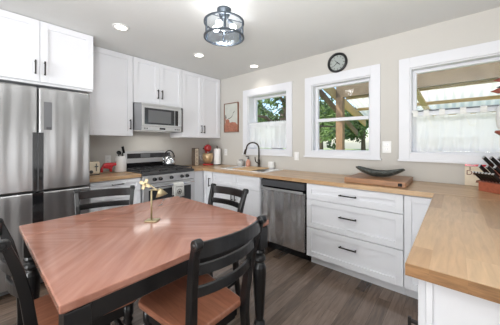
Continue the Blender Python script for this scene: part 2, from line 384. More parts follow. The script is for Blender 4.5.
# corner + sink base
t = thing('base_cabinet', 'white corner base cabinet with narrow door right of the range', 'cabinet', (.35, -.35, 0))
obj('body', B((.004, .60, -.80, -.60, .11, .874), (.004, .843, -.60, -.004, .11, .874), (.004, .53, -.80, -.53, 0, .11), (.004, .843, -.53, -.004, 0, .11)), 'cabin', t)
obj('filler', B((.60, .62, -.80, -.622, .115, .872)), 'cab', t, bevel=.001)
front(t, 'door', 'y-', -.60, .645, .843, .115, .868, (.79, .715, True), .05)
t = thing('base_cabinet', 'white sink base cabinet with two false fronts over two doors', 'cabinet', (1.29, -.3, 0))
obj('body', B((.848, .86, -.60, -.004, .11, .874), (1.728, 1.738, -.60, -.004, .11, .874), (.86, 1.728, -.60, -.585, .11, .874), (.86, 1.728, -.016, -.004, .11, .874), (.86, 1.728, -.585, -.012, .11, .125), (.848, 1.738, -.53, -.51, 0, .11)), 'cabin', t)
front(t, 'false_drawer', 'y-', -.60, .850, 1.293, .70, .868, None, .045)
front(t, 'false_drawer', 'y-', -.60, 1.293, 1.736, .70, .868, None, .045)
front(t, 'door', 'y-', -.60, .850, 1.293, .115, .695, (1.262, .585, True), .055)
front(t, 'door', 'y-', -.60, 1.293, 1.736, .115, .695, (1.326, .585, True), .055)
# three-drawer base right of dishwasher
t = thing('base_cabinet', 'white wide three-drawer base cabinet right of the dishwasher', 'cabinet', (2.8, -.3, 0))
obj('body', B((2.362, 3.228, -.60, -.004, .11, .874), (2.362, 3.228, -.505, -.004, 0, .11)), 'cabin', t)
for z0, z1, hz in ((.712, .868, .795), (.418, .708, .588), (.115, .414, .307)):
    front(t, 'drawer', 'y-', -.60, 2.364, 3.228, z0, z1, (2.79, hz, False), .055, .16)
t = thing('base_cabinet', 'white corner base cabinet with plain tall door beside the peninsula', 'cabinet', (3.33, -.3, 0))
obj('body', B((3.231, 3.452, -.60, -.004, .11, .874), (3.231, 3.452, -.505, -.004, 0, .11)), 'cabin', t)
front(t, 'door', 'y-', -.60, 3.231, 3.440, .115, .868, None, .05)
# peninsula cabinet
t = thing('peninsula_cabinet', 'white peninsula base cabinet under the near butcher block counter', 'cabinet', (3.8, -1.3, 0))
obj('body', B((3.474, 4.15, -1.965, -.004, .10, .874), (3.54, 4.15, -1.93, -.004, 0, .10)), 'cabin', t)
for i in range(3): front(t, 'door', 'x-', 3.474, -1.965+.45*i, -1.965+.45*(i+1), .115, .70, (-1.965+.45*i+(.05 if i else .065), .62, True), .055)
for i in range(3):
    front(t, 'drawer', 'x-', 3.474, -1.965+.45*i, -1.965+.45*(i+1), .705, .868, None, .045)
obj('end_panel', B((3.4765, 4.15, -1.972, -1.965, .0, .874)), 'cab', t)
obj('end_trim', B((3.4765, 3.492, -1.985, -1.972, 0, .874)), 'cab', t, bevel=.001)

# worktop along the window wall with a cut-out for the sink, running into the peninsula top
SX0, SX1, SY0, SY1 = .93, 1.70, -.50, -.10
bm = bmesh.new(); z0, z1 = .876, .914
def slab(x0, x1, y0, y1): bx(bm, x0, x1, y0, y1, z0, z1)
slab(.003, SX0, -.64, -.003); slab(SX1, 4.40, -.64, -.003); slab(SX0, SX1, -.64, SY0); slab(SX0, SX1, SY1, -.003); slab(.003, .64, -.800, -.64)
bmesh.ops.remove_doubles(bm, verts=bm.verts, dist=1e-5)
o = obj('worktop', bm, 'block_x'); tag(o, 'long butcher block worktop under the three windows holding the sink', 'countertop')
o = obj('peninsula_worktop', B((3.425, 4.40, -2.007, -.642, .876, .914)), 'block_y', None, bevel=.003)
tag(o, 'thick butcher block peninsula top in the right foreground', 'countertop')
obj('end_grain_edge', B((3.4255, 4.3995, -2.0100, -2.0072, .8765, .9135)), 'block_end', o, label='darker end grain edge')
# sink
t = thing('kitchen_sink', 'white drop-in double sink set into the worktop below the left window', 'sink', (1.3, -.3, .914))
bm = bmesh.new(); g = .004
x0, x1, y0, y1 = SX0+g, SX1-g, SY0+g, SY1-g; zb = .73
for (a, b) in ((x0, 1.32), (1.32, x1)):
    bx(bm, a, a+.012, y0, y1, zb, .914); bx(bm, b-.012, b, y0, y1, zb, .914); bx(bm, a, b, y0, y0+.012, zb, .914); bx(bm, a, b, y1-.012, y1, zb, .914); bx(bm, a, b, y0, y1, zb-.012, zb)
obj('basin', bm, 'white', t)
obj('rim', B((SX0-.02, SX0+.012, SY0-.02, SY1+.02, .9145, .924), (SX1-.012, SX1+.02, SY0-.02, SY1+.02, .9145, .924), (SX0+.012, SX1-.012, SY0-.02, SY0+.012, .9145, .924), (SX0+.012, SX1-.012, SY1-.012, SY1+.02, .9145, .924), (1.305, 1.335, SY0+.012, SY1-.012, .9145, .922)), 'white', t, bevel=.004)
o = obj('cutting_board', B((1.16, 1.50, -.52, -.105, .9245, .937)), 'board_l', None, bevel=.004)
tag(o, 'thin light wooden board laid across the white sink', 'cutting board')

# ------------------------------------------------------------------ refrigerator
t = thing('refrigerator', 'stainless steel four-door refrigerator with wavy reflections at the far left', 'refrigerator', (.4, -2.55, 0))
obj('body', B((.03, .70, -2.955, -2.150, .02, 1.785), (.1, .6, -2.9, -2.2, 0, .02)), 'mgrey', t, bevel=.004)
yc = -2.540
for a, b in ((-2.955, yc-.0035), (yc+.0035, -2.150)):
    d = obj('door', B((.705, .78, a, b, .868, 1.785)), 'steel', t, bevel=.012)
    e = obj('door', B((.705, .78, a, b, .08, .858)), 'steel', t, bevel=.012)
obj('handle_recess', B((.7795, .7815, yc-.037, yc+.037, .872, 1.385)), 'bglass', t, label='black recessed pocket handle strip')
obj('handle_recess', B((.7795, .7815, yc-.037, yc+.037, .30, .855)), 'bglass', t, label='black recessed pocket handle strip')
obj('handle_edge', B((.7815, .785, yc-.037, yc-.031, .872, 1.385), (.7815, .785, yc+.031, yc+.037, .872, 1.385), (.7815, .785, yc-.004, yc+.004, .872, 1.385)), 'dgrey', t)
dp = obj('dispenser_panel', B((.7795, .782, -2.502, -2.445, 1.41, 1.66)), 'mgrey', t)
obj('dispenser_button', B((.7815, .784, -2.485, -2.45, 1.412, 1.435)), 'dgrey', dp)
obj('badge', B(*[(.7795, .7815, -2.778, -2.772, z, z+.012) for z in (1.60, 1.625, 1.65)]), 'white', t)

# ------------------------------------------------------------------ microwave
t = thing('microwave', 'stainless over-the-range microwave with dark window under the short cabinet', 'microwave', (.2, -1.18, 1.46))
mz0, mz1 = 1.462, 1.828
bm = bmesh.new(); poly(bm, [(.003, -1.545), (.375, -1.545), (.425, -1.475), (.425, -.895), (.385, -.817), (.003, -.817)], Matrix.Translation((0, 0, mz0)), mz1-mz0)
obj('body', bm, 'mgrey', t, bevel=.003)
d = obj('door', B((.4255, .450, -1.478, -.893, mz0+.06, mz1-.03)), 'steel_p', t, bevel=.004)
obj('window', B((.4495, .452, -1.445, -1.005, mz0+.085, mz1-.062)), 'oglass', d)
obj('inner_window', B((.4515, .453, -1.395, -1.06, mz0+.108, mz1-.09)), 'mgrey', d)
obj('control_glass', B((.4495, .452, -.995, -.945, mz0+.085, mz1-.062)), 'bglass', d)
obj('handle', pull('x', .45, -.918, (mz0+mz1)/2+.015, .24, True, .007, .03), 'steel_p', d, bevel=.003)
obj('vent', B((.4255, .447, -1.478, -.893, mz1-.028, mz1)), 'steel_p', t, bevel=.002)
c = obj('control_strip', B((.4255, .450, -1.478, -.893, mz0, mz0+.058)), 'steel_p', t, bevel=.003)
obj('display', B((.4495, .4515, -1.235, -1.15, mz0+.018, mz0+.042)), 'bglass', c)
for y in (-1.45, -1.42, -1.00, -.97, -.94): obj('button', B((.4495, .4515, y, y+.018, mz0+.02, mz0+.036)), 'dgrey', c)
hl = area('cooktop_fill', (.16, -1.18, mz0-.012), (0, R(-12), 0), .12, .55, 1.1, (1, .97, .92))  # fill lamp added to brighten the wall behind the range

# ------------------------------------------------------------------ range
t = thing('kitchen_range', 'stainless gas range with five black knobs between the white base cabinets', 'stove', (.33, -1.187, 0))
ry0, ry1 = -1.566, -.806
obj('body', B((.01, .63, ry0, ry1, .06, .885), (.08, .58, ry0+.03, ry1-.03, 0, .06)), 'mgrey', t, bevel=.002)
obj('cooktop', B((.01, .655, ry0, ry1, .887, .918)), 'iron', t, bevel=.004)
obj('control_panel', B((.632, .675, ry0, ry1, .785, .884)), 'steel_p', t, bevel=.005)
for y in (-1.425, -1.345, -1.19, -1.03, -.945):
    bm = bmesh.new(); m_ = Matrix.Translation((.675, y, .836)) @ Matrix.Rotation(PI/2, 4, 'Y')
    lathe(bm, [(.024, 0), (.024, .008), (.019, .012), (.017, .036), (.012, .04), (0, .04)], seg=16, mtx=m_)
    obj('knob', bm, 'bglass', t, smooth=False)
d = obj('oven_door', B((.632, .672, ry0+.004, ry1-.004, .21, .778)), 'steel_p', t, bevel=.004)
obj('oven_window', B((.6715, .674, ry0+.07, ry1-.07, .34, .70)), 'oglass', d)
obj('handle', L_(lambda bm: (tube(bm, [(.725, ry0+.05, .745), (.725, ry1-.05, .745)], .011), bx(bm, .67, .722, ry0+.075, ry0+.09, .738, .752), bx(bm, .67, .722, ry1-.09, ry1-.075, .738, .752))), 'chrome', d)
obj('drawer', B((.632, .668, ry0+.004, ry1-.004, .065, .205)), 'steel_p', t, bevel=.004)
bg_ = obj('backguard', B((.008, .07, ry0+.01, ry1-.01, .92, 1.175)), 'steel_p', t, bevel=.006)
obj('display', B((.0695, .073, ry0+.05, ry1-.05, 1.075, 1.145)), 'oglass', bg_)
obj('touch_keys', B((.0725, .0745, ry0+.24, ry0+.38, 1.082, 1.138)), 'mgrey', bg_)
obj('shelf_gap', B((.0695, .072, ry0+.02, ry1-.02, .935, 1.01)), 'bglass', bg_)
for yy in (ry0+.13, (ry0+ry1)/2, ry1-.13):
    bm = bmesh.new(); h = .12
    for x in (.13, .36, .60): bx(bm, x-.006, x+.006, yy-h, yy+h, .938, .950)
    for y in (yy-h, yy-.04, yy+.04, yy+h): bx(bm, .124, .606, y-.006, y+.006, .938, .950)
    for x in (.13, .60):
        for y in (yy-h, yy+h): bx(bm, x-.008, x+.008, y-.008, y+.008, .918, .938)
    obj('grate', bm, 'iron', t, bevel=.002)
    for x in (.24, .49):
        bm = bmesh.new(); lathe(bm, [(.045, 0), (.045, .01), (.03, .014), (.03, .018), (0, .018)], (x, yy, .918), 16); obj('burner', bm, 'iron', t)
# tea towel over the oven handle
bm = bmesh.new(); N = 14
pts = []
cols = []
for k in range(N+1):
    y = -1.19+.15*k/N; wv = .004*math.sin(k*1.4)
    col = [(.700+wv*.3, y, .60), (.702, y, .70), (.706, y, .745), (.714, y, .762), (.725, y, .768), (.738, y, .76), (.7455+wv*.3, y, .735), (.748+wv, y, .66), (.750+wv*1.4, y, .575)]
    cols.append([bm.verts.new(p) for p in col])
for a, b in zip(cols, cols[1:]):
    for i in range(len(a)-1): bm.faces.new((a[i], a[i+1], b[i+1], b[i]))
tt = thing('tea_towel', 'white printed tea towel hanging over the oven door handle', 'towel', (.725, -1.115, .57))
o = obj('cloth', bm, 'cloth', tt, smooth=True); s = o.modifiers.new('s', 'SOLIDIFY'); s.thickness = .003
bm = bmesh.new()
mt = Matrix.Translation((.7545, -1.115, .645)) @ Matrix.Rotation(PI/2, 4, 'Z') @ Matrix.Rotation(PI/2, 4, 'X')
for r_, a0, a1 in ((.035, 0, 360),):
    for k in range(24):
        a = 2*PI*k/24; b = 2*PI*(k+1)/24
        poly(bm, [(r_*math.cos(a), r_*math.sin(a)), (r_*math.cos(b), r_*math.sin(b)), ((r_-.007)*math.cos(b), (r_-.007)*math.sin(b)), ((r_-.007)*math.cos(a), (r_-.007)*math.sin(a))], mt, .0012)
poly(bm, [(-.02, -.012), (.018, -.014), (.014, .01), (-.012, .014)], mt, .0012)
poly(bm, [(-.05, .065), (.05, .060), (.05, .066), (-.05, .071)], mt, .0012)
obj('printed_motif', bm, 'dink', tt)

# kettle on the range
t = thing('tea_kettle', 'shiny steel kettle with arched black handle on the right rear burner', 'kettle', (.30, -1.005, .951))
kx, ky = .27, -.985
bm = bmesh.new(); lathe(bm, [(.078, 0), (.092, .012), (.094, .05), (.084, .10), (.058, .138), (.032, .15), (0, .152)], (kx, ky, .951)); obj('pot', bm, 'chrome', t, smooth=True)
bm = bmesh.new(); lathe(bm, [(.03, .15), (.03, .156), (.012, .16), (.008, .17), (.014, .18), (.008, .188), (0, .19)], (kx, ky, .951), 16); obj('lid', bm, 'dgrey', t, smooth=True)
obj('handle', L_(lambda bm: tube(bm, [(kx, ky+.085*math.cos(a), .951+.125+.105*math.sin(a)) for a in [PI*k/12 for k in range(13)]], .009)), 'bglass', t, smooth=True)
obj('spout', L_(lambda bm: tube(bm, [(kx+.02, ky-.07, 1.01), (kx+.03, ky-.10, 1.04), (kx+.035, ky-.125, 1.075)], [.022, .016, .012])), 'chrome', t, smooth=True)

# ------------------------------------------------------------------ dishwasher
t = thing('dishwasher', 'stainless dishwasher with dark control strip under the sink-side worktop', 'dishwasher', (2.05, -.3, 0))
obj('body', B((1.746, 2.356, -.575, -.02, .10, .868), (1.76, 2.34, -.50, -.05, 0, .10)), 'bglass', t)
d = obj('door', B((1.757, 2.340, -.618, -.577, .125, .752)), 'steel_d', t, bevel=.004)
obj('control_strip', B((1.757, 2.340, -.622, -.577, .785, .858)), 'dgrey', t, bevel=.004)
# scooped pocket handle
bm = bmesh.new(); n = 16; A = []; Bv = []
obj('handle', L_(lambda bm: sweep_rect(bm, [(1.775+.548*k/16, -.630-.010*math.sin(PI*k/16), .757+.0*k) for k in range(17)], .02, .026, lambda i: (0, 1, 0))), 'steel_p', t, bevel=.004)
bm.free()

# ------------------------------------------------------------------ outlets / switches
def plate(name, label, face, d, a, z, w_=.07, h=.115, kind='outlet'):
    o = thing(name, label, kind, ((d, a, z) if face == 'x' else (a, d, z)))
    bm = bmesh.new(); fbox(bm, face, d, a-w_/2, a+w_/2, z-h/2, z+h/2, 0.0005, .007); obj('cover_plate', bm, 'wplastic', o, bevel=.002)
    bm = bmesh.new()
    if kind == 'outlet':
        for s in (-1, 1): fbox(bm, face, d, a-.018, a+.018, z+s*.022-.013, z+s*.022+.013, .0065, .010)
        obj('socket', bm, 'white', o, bevel=.002)
        bm = bmesh.new()
        for s in (-1, 1):
            for q in (-1, 1): fbox(bm, face, d, a+q*.007-.0015, a+q*.007+.0015, z+s*.022-.005, z+s*.022+.006, .0098, .0106)
        obj('slots', bm, 'dgrey', o)
    else:
        fbox(bm, face, d, a-.017, a+.017, z-.033, z+.033, .0065, .011); obj('rocker', bm, 'white', o, bevel=.002)
    return o
plate('wall_outlet', 'white outlet on the left wall behind the red animal figurine', 'x', 0, -1.735, 1.07)
plate('wall_outlet', 'white outlet in the corner right of the paper towel roll', 'y-', 0, .475, 1.135)
plate('light_switch', 'white switch plate between the left and middle windows', 'y-', 0, 1.895, 1.115, kind='switch')
plate('wall_outlet', 'white outlet between the middle and right windows', 'y-', 0, 2.99, 1.25, .085, .125)

# ------------------------------------------------------------------ things on the left worktop
t = thing('toaster', 'cream two-slot toaster beside the refrigerator', 'toaster', (.28, -1.97, .914))
obj('body', B((.20, .335, -2.09, -1.925, .922, 1.075)), 'cream', t, bevel=.022)
obj('slots', B((.225, .245, -2.07, -1.945, 1.0735, 1.0765), (.285, .305, -2.07, -1.945, 1.0735, 1.0765)), 'bglass', t)
obj('base', B((.205, .33, -2.085, -1.93, .9145, .924)), 'dgrey', t)
bm = bmesh.new(); lathe(bm, [(.02, 0), (.02, .01), (.014, .014), (0, .014)], seg=16, mtx=Matrix.Translation((.335, -2.02, .955)) @ Matrix.Rotation(PI/2, 4, 'Y')); obj('dial', bm, 'dgrey', t)
obj('slot_plate', B((.3345, .3365, -2.072, -2.045, .985, 1.05)), 'dgrey', t)
obj('lever', B((.335, .337, -1.972, -1.962, .96, 1.05), (.336, .352, -1.985, -1.95, 1.01, 1.022)), 'dgrey', t, bevel=.002)

# red ceramic cow: skinned chain body
def skin_body(name, verts, edges, radii, m, par, sub=2):
    me = bpy.data.meshes.new(name); org = ORG[par]
    me.from_pydata([tuple(Vector(v)-org) for v in verts], edges, []); o = bpy.data.objects.new(name, me); C.objects.link(o); o.parent = par; ORG[o] = org
    s = o.modifiers.new('skin', 'SKIN'); s.use_smooth_shade = True
    for i, r_ in enumerate(radii):
        me.skin_vertices[0].data[i].radius = (r_, r_) if not isinstance(r_, tuple) else r_
    me.skin_vertices[0].data[0].use_root = True
    u = o.modifiers.new('sub', 'SUBSURF'); u.levels = u.render_levels = sub
    me.materials.append(M[m])
    dg = bpy.context.evaluated_depsgraph_get(); ev = o.evaluated_get(dg); nm = bpy.data.meshes.new_from_object(ev)
    o.modifiers.clear(); o.data = nm
    for p in nm.polygons: p.use_smooth = True
    return o
t = thing('cow_figurine', 'small red ceramic cow figurine between the toaster and the white crock', 'figurine', (.22, -1.805, .914))
cx, cz, y_ = .22, .914, -1.80
V = [(cx, y_, cz+.075), (cx, y_-.045, cz+.078), (cx, y_+.04, cz+.078), (cx, y_+.065, cz+.092), (cx+.005, y_+.088, cz+.088), (cx+.008, y_+.105, cz+.078)]
E_ = [(0, 1), (0, 2), (2, 3), (3, 4), (4, 5)]; Rr = [.027, .024, .024, .017, .017, .011]
for sx in (-1, 1):
    for yy, j in ((-.045, 1), (.04, 2)):
        k = len(V); V += [(cx+sx*.013, y_+yy, cz+.045), (cx+sx*.014, y_+yy, cz+.008)]; E_ += [(j, k), (k, k+1)]; Rr += [.010, .008]
K_ = 1.22
V = [(cx+(a-cx)*K_, y_+(b-y_)*K_-.022, cz+(c-cz)*K_) for a, b, c in V]; Rr = [r_*K_*(1.05 if r_ > .02 else 1.1) for r_ in Rr]
skin_body('body', V, E_, Rr, 'redc', t)
obj('horns', L_(lambda bm: [tube(bm, [(cx+s*.010, y_+.080, cz+.122), (cx+s*.024, y_+.080, cz+.136), (cx+s*.022, y_+.085, cz+.150)], [.004, .0035, .0015], 6) for s in (-1, 1)]), 'redc', t, smooth=True)
obj('tail', L_(lambda bm: tube(bm, [(cx, y_-.098, cz+.105), (cx, y_-.114, cz+.125), (cx, y_-.108, cz+.142), (cx, y_-.096, cz+.130)], .004, 6)), 'redc', t, smooth=True)
t = thing('utensil_crock', 'white ceramic crock beside the range holding dark utensils', 'crock', (.21, -1.655, .914))
bm = bmesh.new(); lathe(bm, [(.064, 0), (.071, .01), (.071, .165), (.064, .185), (.060, .192), (.060, .208), (.052, .208), (.050, .02), (0, .02)], (.21, -1.652, .9145), 28); obj('jar', bm, 'white', t, smooth=True)
def utensil(name, label, pts, head, m='bglass'):
    o = thing(name, label, 'utensil', pts[0]); obj('handle', L_(lambda bm: tube(bm, pts, .006, 8)), m, o, smooth=True)
    obj('head', head, m, o, smooth=False); return o
bm = bmesh.new(); lathe(bm, [(.0, -.012), (.022, -.008), (.03, .01), (.024, .012), (.016, -.002), (0, -.004)], seg=16, mtx=Matrix.Translation((.235, -1.685, 1.165)) @ Matrix.Rotation(R(70), 4, 'Y'))
utensil('ladle', 'round dark ladle leaning left in the white crock', [(.205, -1.655, .94), (.215, -1.67, 1.08), (.232, -1.685, 1.148)], bm)
bm = bmesh.new(); obx(bm, Matrix.Translation((.225, -1.625, 1.205)) @ Matrix.Rotation(R(12), 4, 'X'), .008, .03, .09)
utensil('spatula', 'tall flat dark spatula standing at the right of the white crock', [(.21, -1.655, .94), (.218, -1.642, 1.08), (.224, -1.630, 1.17)], bm)

# ------------------------------------------------------------------ corner: wooden sign, stand mixer, paper towel
t = thing('wooden_sign', 'tall narrow cream sign with dark frame left of the red mixer', 'sign', (.19, -.42, .914))
gm = Matrix.Translation((.20, -.455, .9145)) @ Matrix.Rotation(R(12), 4, 'Z')
def gbox(bm, *b):
    for v in bx(bm, *b): v.co = gm @ v.co
obj('panel', L_(lambda bm: gbox(bm, -.03, .03, -.045, .045, .005, .285)), mat('bleached_wood', rgb(206, 198, 182), .7, vary=.12, scale=20), t)
obj('frame', L_(lambda bm: (gbox(bm, -.032, .034, -.055, -.045, 0, .295), gbox(bm, -.032, .034, .045, .055, 0, .295), gbox(bm, -.032, .034, -.055, .055, .285, .295), gbox(bm, -.032, .034, -.055, .055, 0, .005))), mat('dark_stained_frame', rgb(92, 80, 70), .6), t)
bm = bmesh.new()
for i in range(4):
    z = .245-.066*i; gbox(bm, .03, .0315, -.012, .012, z, z+.006); gbox(bm, .03, .0315, .006, .012, z-.018, z); gbox(bm, .03, .0315, -.012, .006, z-.022, z-.016)
obj('lettering', bm, 'ink', t)

t = thing('stand_mixer', 'red stand mixer with tan patterned bowl in the far corner', 'mixer', (.25, -.23, .914))
mx_, my_ = .26, -.24; zb = .9145
mm = Matrix.Translation((mx_, my_, zb)) @ Matrix.Rotation(R(-35), 4, 'Z')      # head points along local +x
def loc(p): return mm @ Vector(p)
bm = bmesh.new(); pts = []
outl = [(-.13, -.06), (-.10, -.085), (.0, -.075), (.10, -.09), (.14, -.05), (.14, .05), (.10, .09), (.0, .075), (-.10, .085), (-.13, .06)]
poly(bm, outl, mm, .03)
obj('base', bm, 'red', t, bevel=.01)
obj('column', L_(lambda bm: sweep_rect(bm, [loc((-.09, 0, .03)), loc((-.095, 0, .12)), loc((-.09, 0, .20)), loc((-.08, 0, .25))], [.10, .075, .07, .085], [.07, .055, .06, .07], lambda i: mm.to_3x3() @ Vector((0, 1, 0)))), 'red', t, bevel=.012)
bm = bmesh.new(); prof = [(0, -.165), (.04, -.155), (.064, -.12), (.072, -.06), (.070, .03), (.064, .10), (.05, .14), (.0, .145)]
lathe(bm, prof, seg=20, mtx=mm @ Matrix.Translation((.0, 0, .295)) @ Matrix.Rotation(PI/2, 4, 'Y')); obj('head', bm, 'red', t, smooth=True)
obj('bowl_handle', L_(lambda bm: tube(bm, [loc((.055, -.085, .17)), loc((.055, -.125, .16)), loc((.055, -.125, .10)), loc((.055, -.082, .09))], .006)), 'chrome', t)
obj('speed_knob', L_(lambda bm: tube(bm, [loc((-.02, -.068, .285)), loc((-.02, -.082, .285))], .012)), 'bglass', t)
bm = bmesh.new(); lathe(bm, [(.045, .032), (.05, .045), (.078, .07), (.090, .13), (.092, .205), (.088, .205), (.085, .13), (.0, .05)], seg=24, mtx=mm @ Matrix.Translation((.055, 0, 0))); obj('bowl', bm, 'gold', t, smooth=True)
obj('beater_shaft', L_(lambda bm: tube(bm, [loc((.09, 0, .25)), loc((.085, 0, .12))], .012)), 'chrome', t)
t = thing('paper_towel_roll', 'white paper towel roll on a dark stand right of the red mixer', 'paper towel', (.36, -.115, .914))
px_, py_ = .37, -.115
bm = bmesh.new(); lathe(bm, [(.062, .012), (.062, .285), (.02, .285), (.02, .012)], (px_, py_, .9145), 28); obj('roll', bm, 'paper', t)
bm = bmesh.new(); lathe(bm, [(.07, 0), (.07, .01), (.008, .012), (.008, .305), (.014, .31), (.014, .322), (0, .326)], (px_, py_, .9145), 20); obj('stand', bm, 'bronze', t)

# ------------------------------------------------------------------ picture and clock
t = thing('framed_picture', 'narrow framed picture of a russet long-horned cow left of the left window', 'picture', (.62, 0, 1.74))
ax0, ax1, az0, az1 = .448, .793, 1.483, 1.990
obj('canvas', B((ax0+.012, ax1-.012, -.018, -.002, az0+.012, az1-.012)), 'artbg', t)
obj('frame', B((ax0, ax0+.012, -.028, -.001, az0, az1), (ax1-.012, ax1, -.028, -.001, az0, az1), (ax0+.012, ax1-.012, -.028, -.001, az0, az0+.012), (ax0+.012, ax1-.012, -.028, -.001, az1-.012, az1)), 'frame', t, bevel=.001)
pm = Matrix.Translation((ax0, -.018, az0)) @ Matrix.Rotation(PI/2, 4, 'X')
bm = bmesh.new(); poly(bm, [(.014, .014), (.33, .014), (.325, .12), (.28, .165), (.20, .175), (.14, .165), (.125, .215), (.09, .235), (.05, .215), (.05, .26), (.025, .245), (.03, .18), (.014, .12)], pm, .0012); obj('painted_cow', bm, 'artcow', t)
bm = bmesh.new()
hp = [(.10, .235), (.16, .25), (.20, .275), (.225, .33), (.26, .36)]
for (a, b), (c, d_) in zip(hp, hp[1:]): poly(bm, [(a, b-.006), (c, d_-.006), (c, d_+.006), (a, b+.006)], pm, .0014)
poly(bm, [(.03, .245), (.06, .25), (.045, .30), (.03, .31)], pm, .0014)
obj('painted_horns', bm, 'dink', t)

t = thing('wall_clock', 'round wall clock with black rim above the middle window', 'clock', (2.46, -.02, 2.29))
cm = Matrix.Translation((2.462, 0, 2.272)) @ Matrix.Rotation(PI/2, 4, 'X')
bm = bmesh.new(); lathe(bm, [(.118, .001), (.122, .02), (.116, .036), (.104, .040), (.094, .030), (.092, .012), (0, .012)], seg=40, mtx=cm); obj('rim', bm, 'black', t, smooth=True)
bm = bmesh.new(); lathe(bm, [(.093, .0125), (.093, .014), (0, .014)], seg=36, mtx=cm); obj('face', bm, mat('clock_face', rgb(158, 164, 160), .4, vary=.05), t)
bm = bmesh.new()
for k in range(12):
    m_ = cm @ Matrix.Rotation(2*PI*k/12, 4, 'Z') @ Matrix.Translation((0, .078, .0145)); obx(bm, m_, .006, .018, .002)
obj('hour_marks', bm, 'dink', t)
for nm_, ang, ln, wd in (('hour_hand', 130, .05, .007), ('minute_hand', 232, .07, .005)):
    bm = bmesh.new(); obx(bm, cm @ Matrix.Rotation(-R(ang), 4, 'Z') @ Matrix.Translation((0, ln/2-.01, .017)), wd, ln, .002); obj(nm_, bm, 'bglass', t)
bm = bmesh.new(); obx(bm, cm @ Matrix.Rotation(R(45), 4, 'Z') @ Matrix.Translation((0, .02, .019)), .004, .05, .001); obj('second_hand', bm, 'bglass', t)

# ------------------------------------------------------------------ sink things
t = thing('kitchen_faucet', 'dark bronze gooseneck faucet behind the white sink', 'faucet', (1.27, -.065, .914))
fx, fy = 1.275, -.065
bm = bmesh.new(); lathe(bm, [(.028, 0), (.028, .008), (.021, .014), (.018, .06), (.020, .065), (.020, .12), (.013, .13), (.012, .15), (0, .15)], (fx, fy, .9145), 20); obj('base', bm, 'bronze', t, smooth=True)
arc = [(fx, fy, 1.06), (fx, fy, 1.20)]+[(fx-.06*(1-math.cos(a)), fy-.075*(1-math.cos(a)), 1.215+.088*math.sin(a)) for a in [PI*k/10 for k in range(11)]]
arc += [(arc[-1][0]-.006, arc[-1][1]-.007, 1.19)]
obj('spout', L_(lambda bm: tube(bm, arc, .0115, 12)), 'bronze', t, smooth=True)
e = arc[-1]; obj('spray_head', L_(lambda bm: tube(bm, [(e[0], e[1], 1.20), (e[0]-.006, e[1]-.008, 1.165), (e[0]-.012, e[1]-.014, 1.125)], [.014, .018, .020], 14)), 'bronze', t, smooth=True)
obj('handle', L_(lambda bm: tube(bm, [(fx-.015, fy-.012, .99), (fx-.04, fy-.025, 1.01), (fx-.05, fy-.03, 1.05), (fx-.05, fy-.032, 1.085)], [.009, .009, .008, .006], 10)), 'bronze', t, smooth=True)
t = thing('soap_bottle', 'pink soap pump bottle with dark top left of the faucet', 'bottle', (1.03, -.065, .925))
sx_, sy_ = 1.045, -.052
bm = bmesh.new(); lathe(bm, [(.034, 0), (.036, .006), (.036, .085), (.024, .105), (.013, .112), (.013, .122), (0, .122)], (sx_, sy_, .9145), 20); obj('bottle', bm, 'pink', t, smooth=True)
obj('pump', L_(lambda bm: (tube(bm, [(sx_, sy_, 1.035), (sx_, sy_, 1.085)], [.013, .006]), tube(bm, [(sx_, sy_, 1.083), (sx_-.03, sy_-.03, 1.078)], .006))), 'bglass', t)
t = thing('small_bowl', 'small white bowl with grey trim left of the pink soap bottle', 'bowl', (.88, -.06, .914))
bm = bmesh.new(); lathe(bm, [(.032, 0), (.045, .008), (.058, .05), (.06, .10), (.055, .10), (.052, .05), (0, .012)], (.90, -.075, .9145), 24); obj('bowl', bm, mat('grey_glaze', rgb(196, 194, 190), .3, vary=.2, scale=30), t, smooth=True)
obj('scrubber', L_(lambda bm: lathe(bm, [(.03, .06), (.034, .085), (.03, .112), (.0, .116)], (.905, -.075, .9145), 14)), 'mgrey', t, smooth=True)
t = thing('candle_jar', 'white candle jar on grey base right of the faucet', 'candle', (1.49, -.045, .914))
kx2, ky2 = 1.50, -.053
bm = bmesh.new(); lathe(bm, [(.050, .022), (.050, .10), (.046, .104), (.043, .098), (0, .096)], (kx2, ky2, .9145), 28); obj('jar', bm, 'wplastic', t, smooth=False)
bm = bmesh.new(); lathe(bm, [(.051, 0), (.052, .02), (0, .021)], (kx2, ky2, .9145), 28); obj('base', bm, 'greyband', t)

# ------------------------------------------------------------------ big chopping block and boat-shaped bowl
BX0, BX1, BY0, BY1 = 2.735, 3.235, -.565, -.10
t = thing('chopping_block', 'thick brown wooden chopping block right of centre on the window worktop', 'cutting board', (3.0, -.33, .914))
obj('slab', B((BX0, BX1, BY0, BY1, .916, .964)), 'board', t, bevel=.006)
obj('juice_groove', B((BX1-.055, BX1-.025, BY0-.001, BY0+.004, .925, .952)), 'bglass', t, label='dark hand grip slot in the near edge')
t = thing('dough_bowl', 'dark carved boat-shaped bowl resting on the chopping block', 'bowl', (2.99, -.33, .964))
bm = bmesh.new(); N = 24; K = 10; rings = []
for i in range(N+1):
    s = -1+2*i/N; x = 2.985+.215*s; cz_ = .966+.075*abs(s)**2.2; wd = .072*math.sqrt(max(.0, 1-abs(s)**2.4))+.004; dp_ = .052*math.sqrt(max(0, 1-abs(s)**2.4))+.006
    outer = [bm.verts.new((x, -.33+wd*math.cos(a), cz_+dp_-dp_*math.sin(a))) for a in [PI*k/K for k in range(K+1)]]
    inner = [bm.verts.new((x, -.33+(wd-.010 if wd > .02 else wd*.6)*math.cos(a), cz_+dp_-(dp_-.008 if dp_ > .016 else dp_*.5)*math.sin(a))) for a in [PI-PI*k/K for k in range(K+1)]]
    rings.append(outer+inner)
for a, b in zip(rings, rings[1:]):
    n = len(a)
    for k in range(n): bm.faces.new((a[k], a[(k+1) % n], b[(k+1) % n], b[k]))
